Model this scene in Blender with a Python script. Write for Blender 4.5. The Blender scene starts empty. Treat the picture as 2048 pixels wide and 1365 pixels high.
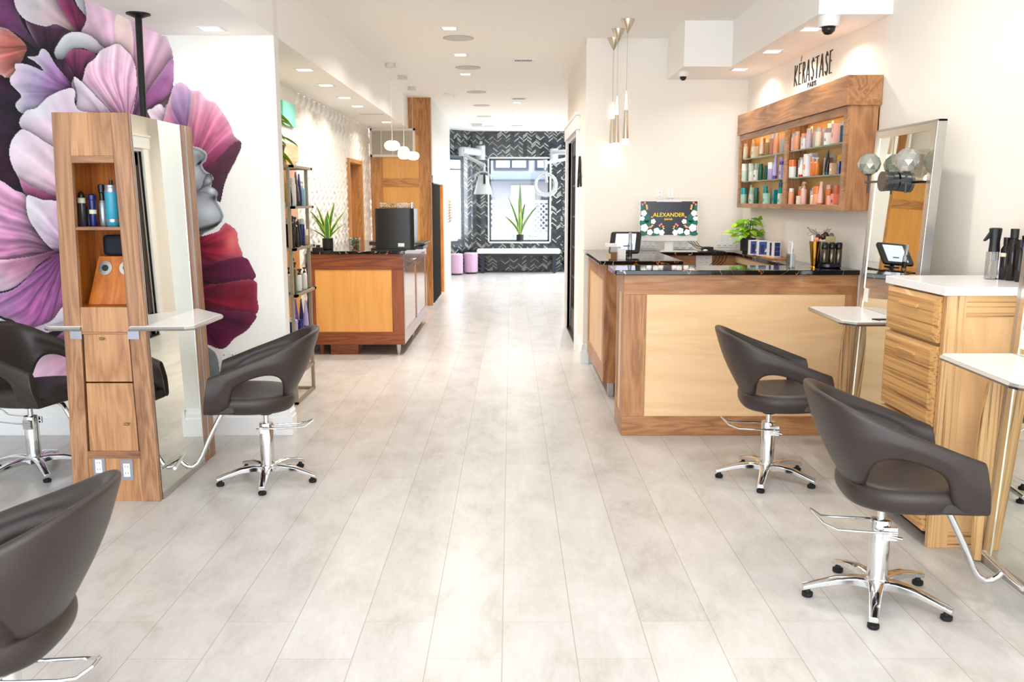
import bpy, math, random
import numpy as np
from mathutils import Vector, Matrix
R = math.radians
random.seed(7)
C = bpy.context.scene.collection

# ------------------------------------------------------------------ camera
F, H = 1750.0, 1.5                    # focal length in pixels of the 2048 px frame, eye height
PITCH = math.atan((682.5 - 400.0) / F)
YAW = -2.0 / F
cam = bpy.data.cameras.new('camera'); cam_o = bpy.data.objects.new('camera', cam); C.objects.link(cam_o)
cam.sensor_width = 36.0; cam.lens = F / 2048 * 36.0
cam_o.location = (0, 0, H); cam_o.rotation_euler = (R(90) - PITCH, 0, -YAW * -1)
cam.dof.use_dof = True; cam.dof.focus_distance = 4.6; cam.dof.aperture_fstop = 5.0
bpy.context.scene.camera = cam_o
# ------------------------------------------------------------------ view, world, daylight
vs = bpy.context.scene.view_settings
vs.view_transform = 'Standard'; vs.look = 'None'; vs.gamma = 1.0; vs.use_curve_mapping = False
vs.exposure = 0.36
world = bpy.data.worlds.new('world'); bpy.context.scene.world = world; world.use_nodes = True
wb = world.node_tree.nodes['Background']; wb.inputs[0].default_value = (0.86, 0.93, 1.0, 1); wb.inputs[1].default_value = 4.8

def area_light(name, loc, rot, sx, sy, power, color, spread=180):
    l = bpy.data.lights.new(name, 'AREA'); l.shape = 'RECTANGLE'; l.size = sx; l.size_y = sy
    l.energy = power; l.color = color; l.spread = R(spread)
    o = bpy.data.objects.new(name, l); o.location = loc; o.rotation_euler = rot; C.objects.link(o); return o
# daylight through the shop front behind the camera and through an unseen side bay window
area_light('shopfront_daylight', (-0.8, -2.9, 1.55), (R(90), 0, 0), 6.0, 2.5, 45, (0.88, 0.94, 1.0))
area_light('rear_bay_daylight', (1.62, 18.02, 1.6), (R(90), 0, R(131.5)), 1.0, 1.9, 75, (0.84, 0.92, 1.0))
DOWN_W = 8.0                          # watts of one ceiling downlight
WARM = (1.0, 0.92, 0.83)

# ------------------------------------------------------------------ pixel ray -> point on a real plane
_c, _s = math.cos(PITCH), math.sin(PITCH)
def ray(px, py):
    x = (px - 1024) / F; u = (682.5 - py) / F
    X, Y, Z = x, _c + u * _s, -_s + u * _c
    return (X * math.cos(YAW) + Y * math.sin(YAW), Y * math.cos(YAW) - X * math.sin(YAW), Z)
def on_z(px, py, z=0.0):
    d = ray(px, py); t = (z - H) / d[2]; return Vector((d[0] * t, d[1] * t, z))
def on_y(px, py, y):
    d = ray(px, py); t = y / d[1]; return Vector((d[0] * t, y, H + d[2] * t))
def on_x(px, py, x):
    d = ray(px, py); t = x / d[0]; return Vector((x, d[1] * t, H + d[2] * t))
def wall_x(y): return 2.18 - (y - 5.3) * (0.03 if y > 5.3 else 0.09)       # the right wall

# ------------------------------------------------------------------ materials
def srgb(*c):
    if len(c) == 1 and isinstance(c[0], (tuple, list)): c = c[0]
    r = []
    for v in c:
        v = v / 255.0
        r.append(v / 12.92 if v <= 0.04045 else ((v + 0.055) / 1.055) ** 2.4)
    return tuple(r) + (1.0,)
class NT:
    def __init__(s, m): s.t = m.node_tree; s.n = s.t.nodes; s.l = s.t.links
    def new(s, k, **kw):
        n = s.n.new(k)
        for a, b in kw.items(): setattr(n, a, b)
        return n
    def link(s, a, b): s.l.new(a, b)
    def val(s, sock, v):
        if hasattr(v, 'is_linked') or hasattr(v, 'links'): s.link(v, sock)
        else: sock.default_value = v
    def math(s, op, a, b=None, c=None):
        n = s.new('ShaderNodeMath', operation=op)
        s.val(n.inputs[0], a)
        if b is not None: s.val(n.inputs[1], b)
        if c is not None: s.val(n.inputs[2], c)
        return n.outputs[0]
    def mix(s, f, a, b):
        n = s.new('ShaderNodeMix', data_type='RGBA'); s.val(n.inputs[0], f); s.val(n.inputs[6], a); s.val(n.inputs[7], b); return n.outputs[2]
    def ramp(s, f, stops):
        n = s.new('ShaderNodeValToRGB'); s.link(f, n.inputs[0]); e = n.color_ramp.elements
        while len(e) < len(stops): e.new(0.5)
        for i, (p, c) in enumerate(stops): e[i].position = p; e[i].color = c
        return n.outputs[0]
    def coords(s, scale=(1, 1, 1), kind='Object', rot=(0, 0, 0)):
        tc = s.new('ShaderNodeTexCoord'); mp = s.new('ShaderNodeMapping'); mp.inputs['Scale'].default_value = scale
        mp.inputs['Rotation'].default_value = rot
        s.link(tc.outputs[kind], mp.inputs[0]); return mp.outputs[0]
    def noise(s, vec, scale=5, detail=3, rough=0.5, dist=0.0):
        n = s.new('ShaderNodeTexNoise'); s.link(vec, n.inputs['Vector']); n.inputs['Scale'].default_value = scale
        n.inputs['Detail'].default_value = detail; n.inputs['Roughness'].default_value = rough; n.inputs['Distortion'].default_value = dist
        return n.outputs['Fac']
    def sep(s, vec):
        n = s.new('ShaderNodeSeparateXYZ'); s.link(vec, n.inputs[0]); return n.outputs
    def bump(s, h, strength=0.2, dist=0.01):
        n = s.new('ShaderNodeBump'); s.link(h, n.inputs['Height']); n.inputs['Strength'].default_value = strength
        n.inputs['Distance'].default_value = dist; s.link(n.outputs[0], s.n['Principled BSDF'].inputs['Normal'])
MATS = {}
def mat(name, color=(200, 200, 200), rough=0.5, metal=0.0, emit=None, estr=0.0, spec=0.5, trans=0.0, coat=0.0, alpha=1.0, ior=1.45):
    if name in MATS: return MATS[name]
    m = bpy.data.materials.new(name); m.use_nodes = True; p = m.node_tree.nodes['Principled BSDF']
    p.inputs['Base Color'].default_value = srgb(color); p.inputs['Roughness'].default_value = rough
    p.inputs['Metallic'].default_value = metal; p.inputs['Specular IOR Level'].default_value = spec
    p.inputs['Transmission Weight'].default_value = trans; p.inputs['Coat Weight'].default_value = coat
    p.inputs['Alpha'].default_value = alpha; p.inputs['IOR'].default_value = ior
    if emit: p.inputs['Emission Color'].default_value = srgb(emit); p.inputs['Emission Strength'].default_value = estr
    m.diffuse_color = srgb(color); MATS[name] = m; return m
def grained(name, c1, c2, c3, axis='Z', scale=1.0, stripes=0.0, rough=0.42, coat=0.15, seed=0.0):
    """wood: c1 light, c2 mid, c3 dark; grain runs along axis"""
    m = mat(name, c2, rough, coat=coat); t = NT(m)
    sc = {'X': (0.9, 9, 9), 'Y': (9, 0.9, 9), 'Z': (9, 9, 0.9)}[axis]
    v = t.coords(tuple(a * scale for a in sc))
    ad = t.new('ShaderNodeVectorMath', operation='ADD'); t.link(v, ad.inputs[0]); ad.inputs[1].default_value = (seed, seed * 1.7, seed * 0.6)
    v = ad.outputs[0]
    sc2 = {'X': (3, 90, 90), 'Y': (90, 3, 90), 'Z': (90, 90, 3)}[axis]
    fine = t.noise(t.coords(sc2), 1.5, 3, 0.6)
    if stripes:
        q = {'X': (0.22, stripes, stripes), 'Y': (stripes, 0.22, stripes), 'Z': (stripes, stripes, 0.22)}[axis]
        st = t.noise(t.coords(q), 4.0, 4, 0.62, 0.35)
        k = t.math('ADD', t.math('MULTIPLY', st, 0.82), t.math('MULTIPLY', fine, 0.18))
        col = t.ramp(k, [(0.37, srgb(c3)), (0.43, srgb(c2)), (0.52, srgb(c1)), (1.0, srgb(c1))])
    else:
        big = t.noise(v, 0.9, 3, 0.55, 0.8)
        w = t.math('FRACT', t.math('MULTIPLY', big, 7.0))
        w = t.math('ABSOLUTE', t.math('SUBTRACT', t.math('MULTIPLY', w, 2.0), 1.0))
        tone = t.noise(v, 0.5, 2, 0.5, 0.2)
        k = t.math('ADD', t.math('ADD', t.math('MULTIPLY', w, 0.30), t.math('MULTIPLY', fine, 0.42)), t.math('MULTIPLY', tone, 0.45))
        col = t.ramp(k, [(0.30, srgb(c3)), (0.58, srgb(c2)), (0.86, srgb(c1))])
    t.link(col, t.n['Principled BSDF'].inputs['Base Color'])
    t.bump(fine, 0.12, 0.002)
    return m

def wall_paint(name, c, bump=0.05):
    m = mat(name, c, 0.75, spec=0.25); t = NT(m)
    n = t.noise(t.coords(), 120, 2, 0.5); t.bump(n, bump, 0.002)
    return m
M_white = wall_paint('painted_white', (240, 238, 233))
M_cream = wall_paint('painted_cream', (244, 238, 229))
M_ceil = wall_paint('ceiling_white', (249, 247, 243))
M_trim = mat('trim_white', (242, 243, 244), 0.35)
M_walX = grained('walnut_x', (192, 142, 96), (166, 114, 72), (126, 82, 50), 'X', 0.8)
M_walY = grained('walnut_y', (192, 142, 96), (166, 114, 72), (126, 82, 50), 'Y', 0.8)
M_walZ = grained('walnut_z', (192, 142, 96), (166, 114, 72), (126, 82, 50), 'Z', 0.8)
M_walXr = grained('walnut_red_x', (158, 88, 46), (130, 66, 32), (94, 44, 22), 'X', 0.8, seed=3)
M_walZr = grained('walnut_red_z', (158, 88, 46), (130, 66, 32), (94, 44, 22), 'Z', 0.8, seed=3)
M_stZ = grained('station_walnut_z', (180, 136, 100), (152, 108, 76), (112, 74, 50), 'Z', 1.0, seed=5)
M_stX = grained('station_walnut_x', (172, 128, 94), (144, 100, 70), (106, 70, 48), 'X', 1.0, seed=6)
M_stL = grained('station_light_wood', (198, 150, 106), (172, 124, 84), (140, 94, 62), 'Z', 0.8, seed=8)
M_cub = grained('cubby_orange_wood', (214, 132, 52), (196, 112, 38), (160, 84, 24), 'Z', 0.6, seed=9)
M_maple = grained('maple_panel', (236, 202, 158), (230, 192, 146), (220, 180, 132), 'X', 0.35, rough=0.38, seed=2)
M_mapleO = grained('maple_orange_panel', (236, 176, 96), (230, 168, 88), (220, 156, 76), 'Z', 0.35, rough=0.38, seed=4)
M_mapleZ = grained('maple_upright_panel', (232, 190, 138), (224, 180, 128), (212, 166, 114), 'Z', 0.5, rough=0.4, seed=1)
M_oakZ = grained('oak_z', (212, 158, 96), (190, 132, 72), (148, 94, 46), 'Z', 1.1, rough=0.45, seed=11)
M_oakX = grained('oak_x', (212, 158, 96), (190, 132, 72), (148, 94, 46), 'X', 1.1, rough=0.45, seed=12)
M_zebZ = grained('zebrawood_z', (214, 172, 118), (186, 140, 90), (104, 70, 42), 'Z', 1.5, stripes=24, seed=13)
M_zebX = grained('zebrawood_x', (214, 172, 118), (186, 140, 90), (104, 70, 42), 'X', 1.5, stripes=24, seed=14)
M_zebY = grained('zebrawood_y', (208, 160, 100), (184, 134, 80), (136, 94, 54), 'Y', 1.3, stripes=20, seed=15)
M_chrome = mat('chrome', (225, 226, 228), 0.10, 1.0)
M_brush = mat('brushed_steel', (190, 188, 184), 0.30, 1.0)
M_iron = mat('bronze_metal', (158, 146, 128), 0.5, 0.45)
M_blackm = mat('black_metal', (28, 28, 30), 0.4, 0.3)
M_mirror = mat('mirror_glass', (232, 236, 230), 0.015, 1.0)
M_leather = mat('dark_leather', (52, 43, 40), 0.42, spec=0.5)
t_ = NT(M_leather); t_.bump(t_.noise(t_.coords(), 260, 3, 0.6), 0.12, 0.001)
M_rubber = mat('black_rubber', (22, 22, 24), 0.7)
M_blkplastic = mat('black_plastic', (30, 30, 32), 0.35)
M_wplastic = mat('white_plastic', (236, 236, 234), 0.4)
M_quartz = mat('white_quartz', (244, 244, 246), 0.18)
M_emit = mat('lamp_diffuser', (255, 255, 250), 0.5, emit=(255, 246, 230), estr=6.0)
M_globe = mat('glowing_opal_glass', (255, 250, 240), 0.4, emit=(255, 244, 226), estr=2.6)
M_glass = mat('clear_glass', (240, 248, 245), 0.02, trans=1.0)
def thin_glass(name, tint, refl=0.5):
    m = bpy.data.materials.new(name); m.use_nodes = True; t = NT(m); t.n.clear()
    o = t.new('ShaderNodeOutputMaterial'); tr = t.new('ShaderNodeBsdfTransparent'); gl = t.new('ShaderNodeBsdfGlossy'); mx = t.new('ShaderNodeMixShader')
    tr.inputs[0].default_value = srgb(tint); gl.inputs['Roughness'].default_value = 0.02
    fr = t.new('ShaderNodeFresnel'); fr.inputs[0].default_value = 1.45
    t.link(t.math('MULTIPLY', fr.outputs[0], refl), mx.inputs[0]); t.link(tr.outputs[0], mx.inputs[1]); t.link(gl.outputs[0], mx.inputs[2]); t.link(mx.outputs[0], o.inputs[0])
    MATS[name] = m; return m
M_pane = thin_glass('window_pane_glass', (246, 250, 252))
M_shelfglass = thin_glass('shelf_glass', (205, 232, 222), 0.8)
# black stone with a few gold and white veins
M_stone = mat('black_veined_stone', (14, 13, 14), 0.06); t_ = NT(M_stone)
_v = t_.coords((1, 1, 1)); _n = t_.noise(_v, 2.2, 4, 0.55, 1.6)
_k = t_.math('LESS_THAN', t_.math('ABSOLUTE', t_.math('SUBTRACT', _n, 0.5)), 0.0035)
_n2 = t_.noise(_v, 1.1, 2, 0.5, 0.4)
t_.link(t_.mix(_k, srgb(14, 13, 14), t_.ramp(_n2, [(0.42, srgb(205, 200, 195)), (0.55, srgb(196, 120, 60))])), t_.n['Principled BSDF'].inputs['Base Color'])
# floor: long pale planks laid along Y
M_floor = mat('pale_plank_tile', (236, 230, 220), 0.30, spec=0.35); t_ = NT(M_floor)
_x, _y, _z = t_.sep(t_.coords())
_u = t_.math('DIVIDE', t_.math('ADD', _x, 0.030), 0.248); _ci = t_.math('FLOOR', _u); _cf = t_.math('SUBTRACT', _u, _ci)
_odd = t_.math('ABSOLUTE', t_.math('MODULO', _ci, 2.0))
_off = t_.math('MULTIPLY', _odd, 0.26)
_vv = t_.math('DIVIDE', t_.math('ADD', t_.math('SUBTRACT', _y, 2.95), _off), 1.9); _ri = t_.math('FLOOR', _vv); _rf = t_.math('SUBTRACT', _vv, _ri)
_eu = t_.math('SUBTRACT', 0.5, t_.math('ABSOLUTE', t_.math('SUBTRACT', _cf, 0.5)))
_ev = t_.math('SUBTRACT', 0.5, t_.math('ABSOLUTE', t_.math('SUBTRACT', _rf, 0.5)))
_g = t_.math('MAXIMUM', t_.math('LESS_THAN', _eu, 0.0062), t_.math('MULTIPLY', t_.math('LESS_THAN', _ev, 0.0008), 0.5))
_wn = t_.new('ShaderNodeTexWhiteNoise', noise_dimensions='2D'); _cb = t_.new('ShaderNodeCombineXYZ'); t_.link(_ci, _cb.inputs[0]); t_.link(_ri, _cb.inputs[1]); t_.link(_cb.outputs[0], _wn.inputs['Vector'])
_mot = t_.noise(t_.coords((2.2, 1.1, 1)), 2.6, 6, 0.62, 0.4)
_mo2 = t_.noise(t_.coords((6, 2, 1)), 5, 5, 0.65, 1.0)
_k = t_.math('ADD', t_.math('ADD', t_.math('MULTIPLY', _mot, 0.62), t_.math('MULTIPLY', _mo2, 0.28)), t_.math('MULTIPLY', _wn.outputs['Value'], 0.12))
_col = t_.ramp(_k, [(0.28, srgb(170, 166, 161)), (0.48, srgb(195, 192, 189)), (0.72, srgb(211, 210, 209))])
t_.link(t_.mix(t_.math('MULTIPLY', _g, 0.75), _col, srgb(144, 134, 122)), t_.n['Principled BSDF'].inputs['Base Color'])
t_.bump(t_.math('SUBTRACT', 1.0, _g), 0.25, 0.002)
# black chevron tile with random pale and brass strips
def chevron(name, along=(1, 0), W=0.088, HS=0.034, light=0.0):
    m = mat(name, (30, 34, 38), 0.16); t = NT(m)
    x, y, z = t.sep(t.coords())
    u = t.math('ADD', t.math('MULTIPLY', x, along[0]), t.math('MULTIPLY', y, along[1]))
    a = t.math('DIVIDE', t.math('ADD', u, 50.0), W); ci = t.math('FLOOR', a); cf = t.math('SUBTRACT', a, ci)
    odd = t.math('ABSOLUTE', t.math('MODULO', ci, 2.0))
    s = t.math('ADD', t.math('MULTIPLY', odd, t.math('SUBTRACT', 1.0, cf)), t.math('MULTIPLY', t.math('SUBTRACT', 1.0, odd), cf))
    b = t.math('ADD', t.math('DIVIDE', z, HS), t.math('MULTIPLY', s, 2.0)); ri = t.math('FLOOR', b); rf = t.math('SUBTRACT', b, ri)
    wn = t.new('ShaderNodeTexWhiteNoise', noise_dimensions='2D'); cb = t.new('ShaderNodeCombineXYZ'); t.link(ci, cb.inputs[0]); t.link(ri, cb.inputs[1]); t.link(cb.outputs[0], wn.inputs['Vector'])
    rnd = wn.outputs['Value']
    base = t.ramp(rnd, [(0.0, srgb(24, 28, 33)), (0.5, srgb(42, 48, 54)), (0.8, srgb(58, 64, 70)), (0.9, srgb(38, 58, 60)), (1.0, srgb(88, 92, 92))])
    strip = t.math('MULTIPLY', t.math('LESS_THAN', rf, 0.26), t.math('GREATER_THAN', rnd, 0.72))
    seam = t.math('MULTIPLY', t.math('LESS_THAN', rf, 0.10), 0.35)
    col = t.mix(strip, t.mix(seam, base, srgb(96, 98, 98)), t.ramp(t.math('FRACT', t.math('MULTIPLY', rnd, 37.0)), [(0.45, srgb(240, 238, 226)), (0.85, srgb(190, 172, 132))]))
    t.link(col, t.n['Principled BSDF'].inputs['Base Color']); t.bump(rf, 0.3, 0.002)
    return m

# ------------------------------------------------------------------ mesh builder
WLOC = {}
class MB:
    def __init__(s): s.v = []; s.f = []; s.mi = []; s.cur = 0
    def add(s, vs, fs):
        b = len(s.v); s.v += [tuple(p) for p in vs]
        for f in fs: s.f.append([b + i for i in f]); s.mi.append(s.cur)
        return s
    def m(s, i): s.cur = i; return s
    def box(s, x0, x1, y0, y1, z0, z1):
        return s.hexa([(x0, y0, z0), (x1, y0, z0), (x1, y1, z0), (x0, y1, z0), (x0, y0, z1), (x1, y0, z1), (x1, y1, z1), (x0, y1, z1)])
    def hexa(s, p): return s.add(p, [(0, 3, 2, 1), (4, 5, 6, 7), (0, 1, 5, 4), (1, 2, 6, 5), (2, 3, 7, 6), (3, 0, 4, 7)])
    def cyl(s, p0, p1, r0, r1=None, n=16):
        return s.tube([p0, p1], [r0, r0 if r1 is None else r1], n)
    def tube(s, pts, r, n=8, closed=False):
        pts = [Vector(p) for p in pts]; k = len(pts)
        rs = list(r) if isinstance(r, (list, tuple)) else [r] * k
        vs = []; up = None
        for i, p in enumerate(pts):
            if closed: d = pts[(i + 1) % k] - pts[i - 1]
            else: d = pts[min(i + 1, k - 1)] - pts[max(i - 1, 0)]
            d.normalize()
            if up is None: up = Vector((0, 0, 1)) if abs(d.z) < 0.9 else Vector((1, 0, 0))
            a = d.cross(up); a.normalize(); b = a.cross(d); up = b
            for j in range(n):
                t = 2 * math.pi * j / n; vs.append(p + a * math.cos(t) * rs[i] + b * math.sin(t) * rs[i])
        fs = []
        for i in range(k if closed else k - 1):
            for j in range(n):
                i2 = (i + 1) % k
                fs.append((i * n + j, i * n + (j + 1) % n, i2 * n + (j + 1) % n, i2 * n + j))
        if not closed: fs += [tuple(range(n))[::-1], tuple((k - 1) * n + j for j in range(n))]
        return s.add(vs, fs)
    def lathe(s, prof, c=(0, 0, 0), n=20, sx=1.0, sy=1.0, axis='Z'):
        vs = []
        for r, z in prof:
            for j in range(n):
                t = 2 * math.pi * j / n; p = (r * math.cos(t) * sx, r * math.sin(t) * sy, z)
                if axis == 'X': p = (z, p[0], p[1])
                if axis == 'Y': p = (p[0], z, p[1])
                vs.append((c[0] + p[0], c[1] + p[1], c[2] + p[2]))
        fs = []
        for i in range(len(prof) - 1):
            for j in range(n): fs.append((i * n + j, i * n + (j + 1) % n, (i + 1) * n + (j + 1) % n, (i + 1) * n + j))
        fs += [tuple(range(n))[::-1], tuple((len(prof) - 1) * n + j for j in range(n))]
        return s.add(vs, fs)
    def prism(s, poly, axis, a, b):
        k = len(poly); f = {'X': lambda p, t: (t, p[0], p[1]), 'Y': lambda p, t: (p[0], t, p[1]), 'Z': lambda p, t: (p[0], p[1], t)}[axis]
        vs = [f(p, a) for p in poly] + [f(p, b) for p in poly]
        return s.add(vs, [tuple(range(k)), tuple(range(2 * k - 1, k - 1, -1))] + [(i, i + k, (i + 1) % k + k, (i + 1) % k) for i in range(k)])
    def ball(s, c, r, n=12, sc=(1, 1, 1)):
        k = max(5, n // 2 + 1)
        prof = [(max(r * math.sin(math.pi * i / (k - 1)), 1e-4), -r * math.cos(math.pi * i / (k - 1)) * sc[2]) for i in range(k)]
        return s.lathe(prof, c, n, sc[0], sc[1])
    def rbox(s, x0, x1, y0, y1, z0, z1, r, n=5):
        """box with rounded vertical corners"""
        pl = []
        for cx, cy, a in ((x1 - r, y1 - r, 0), (x0 + r, y1 - r, 90), (x0 + r, y0 + r, 180), (x1 - r, y0 + r, 270)):
            for i in range(n + 1): t = R(a + 90 * i / n); pl.append((cx + r * math.cos(t), cy + r * math.sin(t)))
        return s.prism(pl, 'Z', z0, z1)
    def build(s, name, mats, parent=None, smooth=None, bevel=0.0, sub=0, local=False, loc=None):
        mats = mats if isinstance(mats, (list, tuple)) else [mats]
        v = np.array(s.v, dtype=float)
        if parent is not None: org = Vector((0, 0, 0)) if local else WLOC.get(parent.name, Vector((0, 0, 0)))
        elif local: org = Vector((0, 0, 0))
        elif loc is not None: org = Vector(loc)
        else:
            lo, hi = v.min(0), v.max(0); org = Vector(((lo[0] + hi[0]) / 2, (lo[1] + hi[1]) / 2, lo[2]))
        v = v - np.array(org)
        me = bpy.data.meshes.new(name); me.from_pydata(v.tolist(), [], s.f); 
        for m in mats: me.materials.append(m)
        if len(mats) > 1: me.polygons.foreach_set('material_index', s.mi)
        import bmesh
        bm = bmesh.new(); bm.from_mesh(me); bmesh.ops.recalc_face_normals(bm, faces=bm.faces); bm.to_mesh(me); bm.free()
        if smooth:
            me.shade_smooth()
            if smooth is not True: me.set_sharp_from_angle(angle=R(smooth))
        o = bpy.data.objects.new(name, me); C.objects.link(o)
        if parent is not None: o.parent = parent; WLOC[o.name] = org
        else: o.location = org if not local else (0, 0, 0); WLOC[o.name] = Vector(org)
        if bevel:
            b = o.modifiers.new('bevel', 'BEVEL'); b.width = bevel; b.segments = 2; b.limit_method = 'ANGLE'; b.angle_limit = R(40)
        if sub:
            b = o.modifiers.new('sub', 'SUBSURF'); b.levels = sub; b.render_levels = sub
        return o
def tag(o, label=None, cat=None, group=None, kind=None):
    if label: o['label'] = label
    if cat: o['category'] = cat
    if group: o['group'] = group
    if kind: o['kind'] = kind
    return o
def thing(name, label, cat, loc=(0, 0, 0), rotz=0.0, group=None):
    o = bpy.data.objects.new(name, None); C.objects.link(o); o.empty_display_size = 0.1
    o.location = loc; o.rotation_euler = (0, 0, rotz); WLOC[o.name] = Vector(loc)
    return tag(o, label, cat, group)
def dup(root, loc, rotz=0.0, label=None, group=None):
    r = root.copy(); C.objects.link(r); r.location = loc; r.rotation_euler = (0, 0, rotz)
    if label: r['label'] = label
    if group: r['group'] = group
    for ch in list(root.children):
        c = ch.copy(); C.objects.link(c); c.parent = r
        for g in list(ch.children):
            d = g.copy(); C.objects.link(d); d.parent = c
    return r
def struct(o): o['kind'] = 'structure'; return o
# ================================================================== THE ROOM
CEIL = 2.9; SL = 2.48; SR = 2.55
struct(MB().box(-4.6, 3.1, -3.2, 18.9, -0.05, 0.0).build('floor', M_floor, loc=(0, 0, 0)))
struct(MB().box(-4.6, 3.1, -3.2, 18.9, CEIL, CEIL + 0.08).build('ceiling', M_ceil, loc=(0, 0, CEIL)))
# dropped soffits along both sides
struct(MB().box(-2.10, -1.43, -3.0, 5.5, SL, CEIL).build('ceiling_soffit_front_left', M_ceil))
struct(MB().box(-1.98, -1.43, 5.6, 12.5, SL, CEIL).build('ceiling_soffit_rear_left', M_ceil))
struct(MB().prism([(1.76, 5.24), (wall_x(5.24), 5.24), (wall_x(8.0), 8.0), (1.378, 8.0), (1.378, 7.23), (1.76, 7.23)], 'Z', SR, CEIL).build('ceiling_soffit_right', M_ceil))
# partition carrying the mural, left outer wall, long left wall behind the partition
struct(MB().box(-4.3, -1.43, 5.5, 5.6, 0, CEIL).build('wall_left_front', M_white))
struct(MB().box(-4.4, -4.3, -3.0, 5.6, 0, CEIL).build('wall_left_outer', M_white))
struct(MB().box(-2.08, -1.97, 5.6, 8.22, 0, CEIL).build('wall_left_middle', M_cream))
# right wall
struct(MB().prism([(wall_x(-3.0), -3.0), (wall_x(-3.0) + 0.12, -3.0), (wall_x(5.3) + .12, 5.3), (wall_x(8.1) + 0.12, 8.1), (wall_x(8.1), 8.1), (wall_x(5.3), 5.3)], 'Z', 0, CEIL).build('wall_right_front', M_cream))
struct(MB().box(0.665, wall_x(8.0), 8.0, 8.1, 0, CEIL).build('wall_right_reception', M_cream))
# corridor right wall with the door opening (door between y 8.75 and 10.25)
struct(MB().box(0.665, 0.80, 8.1, 8.74, 0, CEIL).box(0.665, 0.80, 10.33, 10.52, 0, CEIL).box(0.80, 1.30, 10.44, 10.52, 0, CEIL).box(1.30, 1.40, 10.44, 17.0, 0, CEIL).box(0.665, 0.80, 8.74, 10.33, 2.2, CEIL).build('wall_right_rear', M_cream))
struct(MB().box(1.40, 2.2, 16.9, 17.0, 0, CEIL).box(2.1, 2.2, 17.0, 17.7, 0, CEIL).build('wall_right_bay', M_white))
struct(MB().box(0.80, 1.6, 8.6, 8.64, 0, CEIL).box(0.8, 1.6, 10.4, 10.44, 0, CEIL).box(1.6, 1.64, 8.6, 10.44, 0, CEIL).build('wall_right_closet', mat('closet_dark', (120, 112, 96), 0.8)))
# baseboards
def base_prof(d=1): return [(0, 0), (0.022, 0), (0.022, 0.115), (0.016, 0.125), (0.016, 0.148), (0.009, 0.158), (0.007, 0.178), (0, 0.182)]
def baseboard(name, p0, p1, nrm):
    b = MB(); n = Vector(nrm).normalized(); pr = base_prof(); k = len(pr)
    vs = []
    for p in (p0, p1):
        for d, z in pr: vs.append((p[0] + n.x * d, p[1] + n.y * d, z))
    b.add(vs, [tuple(range(k)), tuple(range(2 * k - 1, k - 1, -1))] + [(i, i + k, (i + 1) % k + k, (i + 1) % k) for i in range(k)])
    return struct(b.build(name, M_trim, bevel=0.001))
baseboard('baseboard_left_front', (-4.3, 5.5), (-1.4300, 5.5), (0, -1, 0))
baseboard('baseboard_left_end', (-1.4301, 5.4785), (-1.4301, 5.6), (1, 0, 0))
baseboard('baseboard_right_reception', (0.665, 8.0), (0.72, 8.0), (0, -1, 0))
baseboard('baseboard_right_corridor', (0.6651, 7.9785), (0.6651, 8.60), (-1, 0, 0))
# ---- left long wall: sculpted white tile (relief of upright scallops)
def relief_wall():
    y0, y1, z0, z1 = 8.22, 12.5, 0.0, SL; ny, nz = 300, 190; cw, chh = 0.225, 0.125
    vs = []; fs = []
    for j in range(nz + 1):
        z = z0 + (z1 - z0) * j / nz
        for i in range(ny + 1):
            y = y0 + (y1 - y0) * i / ny
            row = math.floor(z / chh); fv = z / chh - row
            bow = math.sin(math.pi * fv)
            u = y / cw + 0.5 * (row % 2) - 0.28 * bow; fu = u - math.floor(u)
            h = 0.022 * (1 - fu) ** 1.3 * (0.25 + 0.75 * bow)
            vs.append((-1.985 + h, y, z))
    for j in range(nz):
        for i in range(ny):
            a = j * (ny + 1) + i
            # leave the doorway open
            yc = y0 + (y1 - y0) * (i + .5) / ny; zc = z0 + (z1 - z0) * (j + .5) / nz
            if 10.78 < yc < 11.62 and zc < 1.96: continue
            fs.append((a, a + 1, a + ny + 2, a + ny + 1))
    b = MB(); b.add(vs, fs)
    return struct(b.build('wall_left_tiled', mat('sculpted_white_tile', (240, 236, 228), 0.35), smooth=True))
relief_wall()
# room behind the doorway
struct(MB().box(-3.2, -3.1, 10.2, 12.5, 0, SL).box(-3.1, -1.99, 10.1, 10.2, 0, SL).build('wall_left_behind_doorway', mat('warm_room_wall', (246, 222, 176), 0.8)))
b = MB().box(-2.10, -1.945, 10.74, 10.79, 0, 2.00).box(-2.10, -1.945, 11.62, 11.70, 0, 2.00).box(-2.10, -1.945, 10.79, 11.62, 1.95, 2.00)
b.box(-2.30, -2.08, 11.50, 11.62, 0, 1.96)
struct(b.build('door_1', M_oakZ, bevel=0.004))
# ---- back bay: tiled walls round the window
MCH = chevron('black_chevron_tile'); MCHl = chevron('black_chevron_tile_angled_left', (0.90, 0.44)); MCHr = chevron('black_chevron_tile_angled_right', (0.90, -0.44)); MCHy = chevron('black_chevron_tile_side', (0, 1))
YB = 18.5; wx0, wx1, wz0, wz1 = -0.485, 0.835, 0.60, 2.375
b = MB()
b.box(-0.80, wx0, YB, YB + 0.2, 0, CEIL).box(wx1, 1.08, YB, YB + 0.2, 0, CEIL).box(wx0, wx1, YB, YB + 0.2, 0, wz0).box(wx0, wx1, YB, YB + 0.2, wz1, CEIL)
struct(b.build('wall_back', MCH, loc=(0, YB, 0)))
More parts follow.
